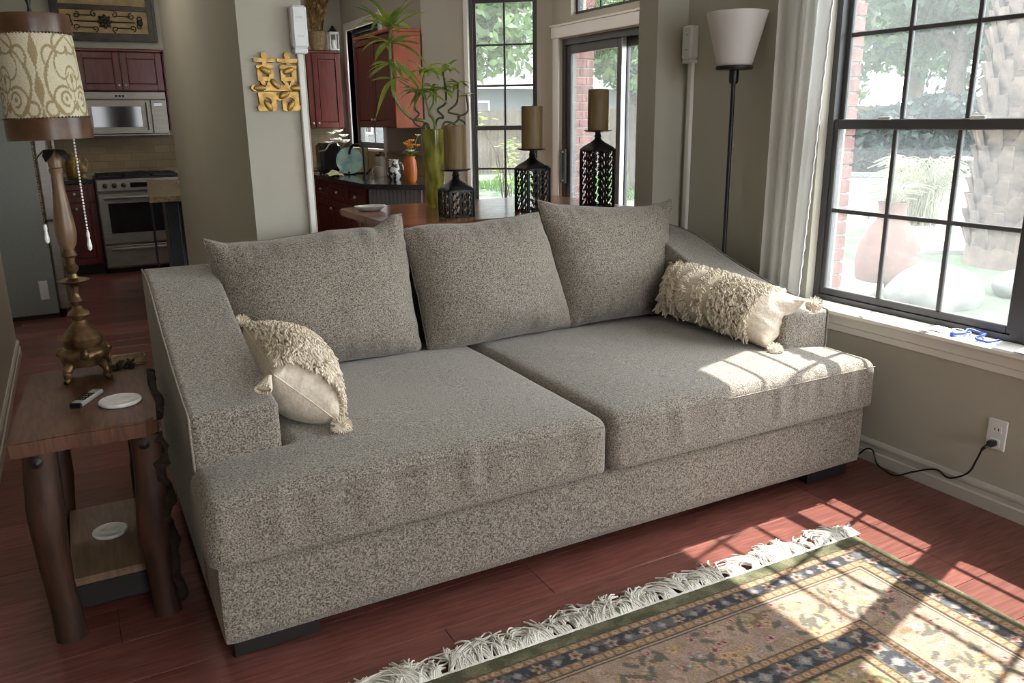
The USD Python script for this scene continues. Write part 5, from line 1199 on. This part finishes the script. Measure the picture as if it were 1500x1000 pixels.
t = thing('decor_plate', 'teal glazed round plate leaning behind the faucet', 'plate', (2.42, 7.75, CT))
pv, pf = lathe([(0, .004), (.06, .004), (.11, .016), (.128, .022), (.128, .026), (.11, .021), (.06, .010), (0, .010)], 44)
add(t, 'plate', xf((pv, pf), (2.42, 7.80, CT + .128), rx=math.radians(78), rz=math.radians(-20)), teal_m, 40)
add(t, 'stand', cat(rbox(2.37, 2.47, 7.78, 7.86, CT, CT + .012, .003), rbox(2.385, 2.40, 7.745, 7.76, CT, CT + .03, .003), rbox(2.445, 2.46, 7.745, 7.76, CT, CT + .03, .003)), dark)
t = thing('cutting_board', 'olive painted board standing behind the faucet', 'board', (2.56, 7.86, CT))
add(t, 'board', xf(rbox(-.07, .07, -.008, .008, 0, .25, .006), (2.57, 7.90, CT), rx=math.radians(-8), rz=math.radians(-20)), mat('olive_board', (.30, .26, .10), (.40, .35, .16), 12, rough=.5))
add(t, 'foot_rest', xf(rbox(-.06, .06, -.03, .0, 0, .012, .003), (2.57, 7.90, CT), rz=math.radians(-20)), dark)
t = thing('mug', 'grey clay mug on the sink counter', 'mug', (2.53, 7.28, CT))
add(t, 'cup', lathe([(0, 0), (.038, 0), (.043, .01), (.044, .095), (.041, .096), (.039, .012), (0, .010)], 28, (2.53, 7.28, CT)), mugclay, 40)
add(t, 'handle', tube([(2.49 - .028 * math.sin(a), 7.28, CT + .05 - .03 * math.cos(a)) for a in np.linspace(0, math.pi, 12)], .006, 8), mugclay, True)
t = thing('jar', 'tall grey glass jar behind the mug on the sink counter', 'jar', (2.60, 7.42, CT))
add(t, 'jar', lathe([(0, 0), (.05, 0), (.055, .02), (.055, .15), (.045, .17), (.045, .18), (0, .18)], 28, (2.60, 7.42, CT)), mugclay, 40)
add(t, 'lid', lathe([(0, .18), (.047, .18), (.047, .2), (.01, .205), (.008, .22), (0, .222)], 24, (2.60, 7.42, CT)), dark, 40)
t = thing('cow_creamer', 'black and white spotted pitcher on the sink counter', 'pitcher', (2.50, 6.80, CT))
spots = mat('black_white_spots', (.02, .02, .02), (.55, .55, .53), 22, rough=.3, lo=.48, hi=.52)
add(t, 'pitcher', lathe([(0, 0), (.04, 0), (.058, .03), (.062, .07), (.045, .12), (.040, .15), (.048, .175), (.044, .175), (.036, .15), (0, .14)], 32, (2.50, 6.80, CT)), spots, 40)
add(t, 'handle', tube([(2.555 + .03 * math.sin(a), 6.80, CT + .10 - .045 * math.cos(a)) for a in np.linspace(0, math.pi, 12)], .007, 8), spots, True)
ov = thing('orange_vase', 'orange glazed vase with a bouquet on the sink counter corner', 'vase', (2.505, 6.42, CT))
add(ov, 'vase', lathe([(0, 0), (.040, 0), (.052, .02), (.056, .10), (.050, .17), (.040, .20), (.045, .215), (.041, .215), (.036, .20), (0, .18)], 32, (2.505, 6.42, CT)), orange_m, 40)
bq = thing('bouquet', 'bouquet of orange and cream flowers in the orange vase', 'flowers', (2.505, 6.42, CT + .19))
r = random.Random(31)
for k in range(14):
    a = r.uniform(0, 6.28); q = r.uniform(.01, .075); c = np.array([2.505 + q * math.cos(a), 6.42 + q * math.sin(a), CT + .25 + r.uniform(0, .13)])
    s = add(bq, 'flower_stem', tube([(2.505, 6.42, CT + .195), c], .002, 5), stalk_m)
    pm = r.choice([orangepetal, orangepetal, yellowpetal, whitepetal])
    pts = [xf(sphere((0, 0, 0), .013, 1, (1.3, .7, .35)), c + np.array([math.cos(b) * .013, math.sin(b) * .013, .002]), rz=b, ry=-.5) for b in np.arange(6) * 1.047]
    add(s, 'blossom', cat(*pts, sphere(c, .008, 1)), pm, True)
for k in range(10):
    a = r.uniform(0, 6.28); add(bq, 'leaf', blade(np.array([2.505, 6.42, CT + .2]), (math.cos(a), math.sin(a), 1.2), .13, .014, .4), leaf_m, True)
t = thing('white_orchid', 'white flowering plant in a pot on the sink window ledge', 'houseplant', (2.80, 8.50, CT))
add(t, 'pot', lathe([(0, 0), (.045, 0), (.06, .09), (.055, .09), (0, .08)], 24, (2.62, 8.86, CT)), mugclay, 40)
for k in range(9):
    a = r.uniform(0, 6.28); tip = np.array([2.62 + .09 * math.cos(a), 8.86 + .09 * math.sin(a), CT + .27 + r.uniform(0, .13)])
    s = add(t, 'flower_stem', tube([(2.62, 8.86, CT + .08), tip], .003, 5), stalk_m)
    add(s, 'blossom', cat(*[xf(sphere((0, 0, 0), .026, 1, (1.3, .8, .3)), tip + np.array([math.cos(b) * .024, math.sin(b) * .024, 0]), rz=b, ry=-.4) for b in np.arange(5) * 1.257]), whitepetal, True)
# on top of the wall cabinet by the sink
UT = 2.146
t = thing('dried_arrangement', 'brown dried flower arrangement in a basket on the wall cabinet', 'dried flowers', (2.57, 9.14, UT))
add(t, 'basket', rough_it(lathe([(0, 0), (.07, 0), (.095, .10), (.09, .19), (.10, .20), (.085, .20), (.075, .1), (0, .06)], 32, (2.57, 9.14, UT)), .003, 60), wicker, 40)
st = []
for k in range(420):
    a, q = r.uniform(0, 6.28), r.uniform(0, .15); z = r.uniform(.2, .60); kx = q * (z / .5)
    p1 = np.array([2.57 + kx * math.cos(a), 9.14 + kx * math.sin(a) * .8, UT + z]); st.append(np.array([(2.57 + .05 * math.cos(a), 9.14 + .05 * math.sin(a), UT + .15), (p1 + (2.57, 9.14, UT + .2)) / 2 if False else p1 * .6 + np.array((2.57, 9.14, UT + .2)) * .4, p1]))
curves(t, 'dried_stems', st, .006, dried)
add(t, 'dried_heads', cat(*[sphere(s[-1], r.uniform(.010, .022), 1, (1, 1, 1.4)) for s in st[::4]]), dried, True, kind='stuff')
t = thing('lantern', 'white metal lantern with glass sides on the wall cabinet', 'lantern', (2.725, 9.05, UT))
lx, ly = 2.708, 9.04
add(t, 'frame', cat(rbox(lx - .05, lx + .05, ly - .05, ly + .05, UT, UT + .02, .003), rbox(lx - .05, lx + .05, ly - .05, ly + .05, UT + .17, UT + .19, .003), *[rbox(lx + sx * .045 - .006, lx + sx * .045 + .006, ly + sy * .045 - .006, ly + sy * .045 + .006, UT + .02, UT + .17, .002) for sx in (-1, 1) for sy in (-1, 1)]), whiteplastic)
add(t, 'roof', lathe([(.0, .255), (.012, .25), (.02, .23), (.055, .19), (0, .19)], 24, (lx, ly, UT)), dark, 40)
add(t, 'candle', lathe([(0, .02), (.025, .02), (.025, .11), (0, .112)], 20, (lx, ly, UT)), stone, 40)

# ------------------------------------------------------------------ outdoors
GZ = -.16
struct('ground', 'green back yard lawn outside', 'lawn', box(2.975, 45, -18, 45, GZ - .3, GZ), lawn_m)
struct('ground', 'pale ground beyond the kitchen', 'ground', box(-12, 2.97, 9.52, 45, GZ - .3, GZ - .005), concrete)
struct('patio', 'pale sunlit concrete patio outside the nook', 'patio', cat(prism(Polygon([(4.0, 3.6), (6.8, 5.0), (8.0, 7.0), (9.0, 12.5), (5.0, 14.0), (3.1, 13.5), (3.1, 7.3), (4.0, 6.4)]), .05, z0=GZ), prism(Polygon([(8.2, 6.3), (12.5, 2.6), (15.5, 5.0), (12.0, 9.4)]), .05, z0=GZ)), concrete)
t = thing('garden_wall', 'low white garden wall with a grey cap beyond the window', 'garden wall', (13.4, 7.2, GZ))
FG = Frame((17.0, 3.0), (11.0, 10.8))
add(t, 'wall', FG.box(0, 9.8, -.1, .1, GZ, GZ + .55), whitewall); add(t, 'cap', FG.box(-.03, 9.83, -.16, .16, GZ + .55, GZ + .62, .01), greycap)
t = thing('pool_step', 'turquoise strip of pool water beside the brick edge', 'pool', (11.45, 8.9, GZ))
add(t, 'water', box(10.95, 11.95, 8.65, 9.15, GZ + .05, GZ + .06), turq)
for q in ((10.85, 10.95, 8.55, 9.25), (11.95, 12.05, 8.55, 9.25), (10.95, 11.95, 8.55, 8.65), (10.95, 11.95, 9.15, 9.25)): add(t, 'coping', box(*q, GZ, GZ + .09), whitewall)

t = thing('chiminea', 'large bulging terracotta garden urn on the lawn', 'garden urn', (6.75, 5.02, GZ))
add(t, 'urn', lathe([(0, 0), (.22, 0), (.27, .06), (.29, .20), (.27, .36), (.20, .52), (.13, .62), (.12, .72), (.14, .78), (.12, .78), (.10, .70), (0, .60)], 40, (6.75, 5.02, GZ)), terra, 40)
st = [np.array([(6.75, 5.02, GZ + .6), (6.75 + .10 * math.cos(a) * l, 5.02 + .10 * math.sin(a) * l, GZ + .6 + .3 * l), (6.75 + .30 * math.cos(a) * l, 5.02 + .30 * math.sin(a) * l, GZ + .62 + .28 * l)]) for a, l in [(r.uniform(0, 6.28), r.uniform(.6, 1.1)) for _ in range(60)]]
tz = thing('urn_grass', 'spiky pale grass growing out of the terracotta urn', 'grass', (6.75, 5.02, GZ + .6))
curves(tz, 'blades', st, .010, pampas)
tz = thing('pampas_clump', 'pale arching ornamental grass clump by the low white wall', 'ornamental grass', (10.6, 7.5, GZ))
st = []
for _ in range(260):
    a, l = r.uniform(0, 6.28), r.uniform(.6, 1.15); o = np.array([10.6 + r.gauss(0, .12), 7.45 + r.gauss(0, .12), GZ])
    st.append(np.array([o, o + (.12 * math.cos(a) * l, .12 * math.sin(a) * l, .5 * l), o + (.34 * math.cos(a) * l, .34 * math.sin(a) * l, .86 * l), o + (.62 * math.cos(a) * l, .62 * math.sin(a) * l, .80 * l)]))
curves(tz, 'blades', st, .012, pampas)
for k, (x, y, q, lab) in enumerate(((6.35, 4.25, .34, 'larger pale boulder on the lawn below the window'), (7.35, 4.05, .24, 'smaller pale boulder on the lawn right of the larger one'))):
    single('boulder', lab, 'boulder', rough_it(sphere((x, y, GZ + q * .3), q, 4, (1.3, 1, .7)), .05, 3, k), boulder_m, True)

def foliage(c, R, n, size, seed, sc=(1, 1, .8), shell=.55):
    g = np.random.default_rng(seed)
    d_ = g.normal(size=(n, 3)); d_ /= np.linalg.norm(d_, axis=1, keepdims=True)
    # lumpy crown: several sub-balls
    nb_ = 14; bc = g.normal(size=(nb_, 3)); bc /= np.linalg.norm(bc, axis=1, keepdims=True); bc *= g.uniform(.25, .72, (nb_, 1))
    k = g.integers(0, nb_, n); rad = g.uniform(shell, 1, n) ** .5 * .45
    p = (bc[k] + d_ * rad[:, None]) * R * np.array(sc) + np.array(c)
    a = g.normal(size=(n, 3)); a /= np.linalg.norm(a, axis=1, keepdims=True); b = np.cross(a, g.normal(size=(n, 3))); b /= np.linalg.norm(b, axis=1, keepdims=True)
    s = size * g.uniform(.6, 1.3, (n, 1))
    v = np.stack([p - a * s, p + b * s * .45, p + a * s, p - b * s * .45], 1).reshape(-1, 3)
    q = np.arange(n)[:, None] * 4
    return v, np.vstack([q + [0, 1, 2], q + [0, 2, 3]])
def tree(label, x, y, h, R, m, seed, n=5000, size=.10, sc=(1, 1, .8)):
    t = thing('tree', label, 'tree', (x, y, GZ))
    g = random.Random(seed)
    pts = [(x, y, GZ), (x + g.uniform(-.15, .15), y, GZ + h * .3), (x + g.uniform(-.3, .3), y + g.uniform(-.2, .2), GZ + h * .62)]
    tr = [tube(spline(pts, 6), np.linspace(.16, .09, 13) * R / 2.0, 10)]
    for k in range(6):
        a = k * 1.05 + g.random(); s0 = np.array(pts[1]) * .4 + np.array(pts[2]) * .6
        tr.append(tube(spline([s0, s0 + (math.cos(a) * R * .3, math.sin(a) * R * .3, h * .15), s0 + (math.cos(a) * R * .65, math.sin(a) * R * .65, h * .28)], 5), np.linspace(.07, .02, 11) * R / 2.0, 7))
    add(t, 'trunk', cat(*tr), trunk_m, True)
    add(t, 'foliage', foliage((x, y, GZ + h * .72), R, n, size, seed, sc), m, kind='stuff')
tree('wide dark green tree behind the low white wall', 15.2, 10.2, 5.4, 3.0, tree_a, 1, 9000, .14)
tree('rounded green tree left of the wide dark one', 14.2, 13.2, 5.0, 2.6, tree_b, 2, 8000, .13)
tree('green tree right of the wide dark one', 17.5, 8.0, 6.0, 3.0, tree_a, 3, 8000, .14)
tree('light green tree seen through the sliding door', 11.4, 15.2, 4.6, 2.0, tree_b, 4, 8000, .10)
tree('blue-green tree at the right side of the sliding door', 17.0, 21.5, 6.4, 3.4, tree_a, 5, 8000, .15)
tree('tall bright tree behind the tall narrow window', 9.2, 19.5, 7.4, 3.2, tree_b, 6, 9000, .14)
tree('green tree left of the tall bright one behind the narrow window', 6.6, 17.5, 6.8, 2.8, tree_a, 7, 7000, .13)
tree('far green tree above the fence', 22.0, 16.0, 7.5, 3.8, tree_b, 8, 8000, .17)
tree('tall green tree outside the sink window', 6.0, 12.6, 4.6, 1.8, tree_b, 9, 5000, .10)
t = thing('tree', 'tall spreading shade tree over the lawn to the right of the windows', 'tree', (13.2, 2.6, GZ))
add(t, 'trunk', cat(tube(spline([(13.2, 2.6, GZ), (13.0, 2.9, 3.0), (12.2, 4.2, 5.6), (11.4, 5.6, 7.6)], 8), np.linspace(.28, .08, 25), 12), *[tube(spline([(12.3, 4.0, 5.3), (11.4 + 2.4 * math.cos(a), 5.8 + 2.4 * math.sin(a), 8.2)], 6), [.10, .03], 8) for a in np.arange(6) * 1.05]), trunk_m, True)
add(t, 'foliage', foliage((11.4, 5.9, 8.6), 3.9, 15000, .17, 77, (1, 1, .5)), tree_b, kind='stuff')
def hedge(label, x0, y0, x1, y1, h, w, n, seed):
    t = thing('hedge', label, 'hedge', ((x0 + x1) / 2, (y0 + y1) / 2, GZ))
    g = np.random.default_rng(seed); s = g.random(n); o = g.uniform(-w, w, n); z = g.random(n) ** .8 * h
    e = np.array([x1 - x0, y1 - y0]); L = np.linalg.norm(e); e /= L
    p = np.stack([x0 + s * L * e[0] - o * e[1], y0 + s * L * e[1] + o * e[0], GZ + z + .15 * np.sin(s * 20)], -1)
    a = g.normal(size=(n, 3)); a /= np.linalg.norm(a, axis=1, keepdims=True); b = np.cross(a, g.normal(size=(n, 3))); b /= np.linalg.norm(b, axis=1, keepdims=True)
    q = .11 * g.uniform(.6, 1.3, (n, 1)); v = np.stack([p - a * q, p + b * q * .5, p + a * q, p - b * q * .5], 1).reshape(-1, 3); k = np.arange(n)[:, None] * 4
    add(t, 'foliage', (v, np.vstack([k + [0, 1, 2], k + [0, 2, 3]])), hedge_l, kind='stuff')
    add(t, 'stems', cat(*[tube([(x0 + (x1 - x0) * u_, y0 + (y1 - y0) * u_, GZ), (x0 + (x1 - x0) * u_, y0 + (y1 - y0) * u_, GZ + h * .8)], .03, 6) for u_ in np.linspace(.03, .97, 12)]), trunk_m, kind='stuff')
hedge('dark blue-green hedge behind the low white wall', 18.0, 3.6, 11.8, 11.6, 1.75, .45, 14000, 3)

# shaggy palm trunk at the right
pt = thing('palm', 'thick shaggy palm trunk beyond the right window panes', 'palm tree', (8.35, 4.55, GZ))
PX, PY = 8.75, 5.02
add(pt, 'trunk', lathe([(0, 0), (.46, 0), (.42, .4), (.40, 2.0), (.38, 4.2), (0, 4.2)], 28, (PX, PY, GZ)), palmboot, 40)
k = 0
for row in range(22):
    for j in range(11):
        a = j * 2 * math.pi / 11 + row * .29; z = .15 + row * .165
        c, s = math.cos(a), math.sin(a); w = .13
        rr = .41
        v = np.array([(rr * c - w * s * .9, rr * s + w * c * .9, z), (rr * c + w * s * .9, rr * s - w * c * .9, z), ((rr + .10) * c + w * .35 * s + .10 * -s, (rr + .10) * s - w * .35 * c + .10 * c, z + .27), ((rr + .10) * c - w * .35 * s + .10 * -s, (rr + .10) * s + w * .35 * c + .10 * c, z + .27)])
        inn = v.copy(); inn[:2, :2] *= .93; inn[2:, :2] *= .90
        vv = np.vstack([v, inn]) + (PX, PY, GZ)
        add(pt, 'leaf_boot', m3.Manifold.hull_points(vv), palmboot)
fr_ = []
for j in range(16):
    a = j * .3927; base = np.array([PX, PY, GZ + 4.15])
    for q in range(14):
        s = (q + 1) / 14; p = base + np.array([math.cos(a) * 1.9 * s, math.sin(a) * 1.9 * s, .9 * s - 1.5 * s * s])
        for sg in (-1, 1): fr_.append(blade(p, (math.cos(a) * .5 - sg * math.sin(a), math.sin(a) * .5 + sg * math.cos(a), -.3), .5 * (1 - .5 * s), .02, .3))
add(pt, 'fronds', cat(*fr_), tree_a, True, kind='stuff')

# brick pier, shrub by the narrow window, fence, neighbour house
bp = thing('brick_pier', 'red brick patio pier just outside the sliding door', 'brick pier', (4.50, 7.02, GZ))
add(bp, 'core', box(4.345, 4.645, 6.93, 7.20, GZ, 2.9), mortar)
for k in range(38):
    z0 = GZ + .055 + k * .0795
    offs = (0.0, .152) if k % 2 == 0 else (0.0, .076, .228)
    ends = (.148, .31) if k % 2 == 0 else (.072, .224, .31)
    for a, b in zip(offs, ends): add(bp, 'brick', rbox(4.34 + a, 4.34 + b, 6.918, 7.0, z0, z0 + .068, .004), brick_m)
    add(bp, 'brick', rbox(4.58, 4.652, 7.006, 7.205, z0, z0 + .068, .004), brick_m)
sh = thing('shrub', 'bright green leafy shrub just outside the tall narrow window', 'shrub', (4.05, 7.45, GZ))
r = random.Random(8)
add(sh, 'branches', cat(*[tube(spline([(3.98, 7.4, GZ), (3.96 + r.uniform(-.08, .08), 7.4 + r.uniform(-.08, .08), .6), (3.97 + r.uniform(-.2, .16), 7.4 + r.uniform(-.1, .1), 1.1)], 5), np.linspace(.009, .003, 11), 6) for _ in range(6)]), trunk_m, True)
for k in range(70):
    zc = r.uniform(.75, 1.22); wv = .05 + .05 * (zc < .95)
    c = np.array([3.97 + r.gauss(0, wv), 7.4 + r.gauss(0, .05), zc]); a = r.uniform(0, 6.28)
    add(sh, 'leaf', blade(c, (math.cos(a), math.sin(a), r.uniform(-.4, .5)), r.uniform(.05, .09), .02, .3), shrub_l, True)
for k in range(24):
    c = np.array([3.72 + r.gauss(0, .06), 7.62 + r.gauss(0, .05), 1.40 + r.gauss(0, .035)]); a = r.uniform(0, 6.28)
    add(sh, 'leaf', blade(c, (math.cos(a), math.sin(a), r.uniform(-.4, .5)), r.uniform(.05, .09), .022, .3), shrub_l, True)
add(sh, 'long_branch', tube(spline([(3.96, 7.4, .6), (3.9, 7.5, 1.0), (3.72, 7.62, 1.42)], 6), .004, 6), trunk_m, True)

fe = thing('fence', 'tall weathered board fence at the end of the yard', 'fence', (14, 21, GZ))
FE = Frame((9.0, 24.0), (24.0, 15.5)); LFe = math.hypot(15, 8.5)
nb = 150
for k in range(nb):
    add(fe, 'board', FE.box(LFe * k / nb + .004, LFe * (k + 1) / nb - .004, -.01, .012, GZ, GZ + 1.85 + rng.uniform(-.02, .02)), fence_m)
for z in (.35, 1.0, 1.55): add(fe, 'rail', FE.box(0, LFe, .013, .06, GZ + z, GZ + z + .09), fence_m)
hs = thing('neighbour_house', 'pale neighbouring house with a grey roof beyond the yard', 'house', (12, 30, GZ))
add(hs, 'walls', box(5.0, 22.0, 27.5, 35, GZ, 2.6), bluehedge)
add(hs, 'roof', prism(Polygon([(27.0, 2.5), (35.5, 2.5), (31.2, 5.2)]), 18.0, ((4.5, 0, 0), (0, 1, 0), (0, 0, 1), (1, 0, 0))), roof_m)
for x in (8.0, 12.5, 17.0):
    w_ = add(hs, 'window', box(x, x + 1.4, 27.44, 27.52, 1.0, 2.1), white); add(w_, 'pane', box(x + .08, x + 1.32, 27.42, 27.45, 1.08, 2.02), blackglass)
gr = thing('grass', 'bright green grass at the foot of the board fence', 'grass', (14, 18, GZ), kind='stuff')
g = np.random.default_rng(2); n = 9000; px_ = g.uniform(8.5, 19, n); py_ = g.uniform(13.0, 19.5, n)
ok = ((px_ > 9.2) | (py_ > 14)) & ((px_ - 9) * 8.5 + (py_ - 24) * 15 < -8); px_, py_ = px_[ok], py_[ok]; n = len(px_); a = g.uniform(0, 6.28, n); h = g.uniform(.05, .13, n)
v = np.stack([np.stack([px_ - .02 * np.cos(a), py_ - .02 * np.sin(a), np.full(n, GZ)], -1), np.stack([px_ + .02 * np.cos(a), py_ + .02 * np.sin(a), np.full(n, GZ)], -1), np.stack([px_ + g.normal(0, .03, n), py_ + g.normal(0, .03, n), GZ + h], -1)], 1).reshape(-1, 3)
add(gr, 'blades', (v, np.arange(3 * n).reshape(-1, 3)), grassleaf, kind='stuff')
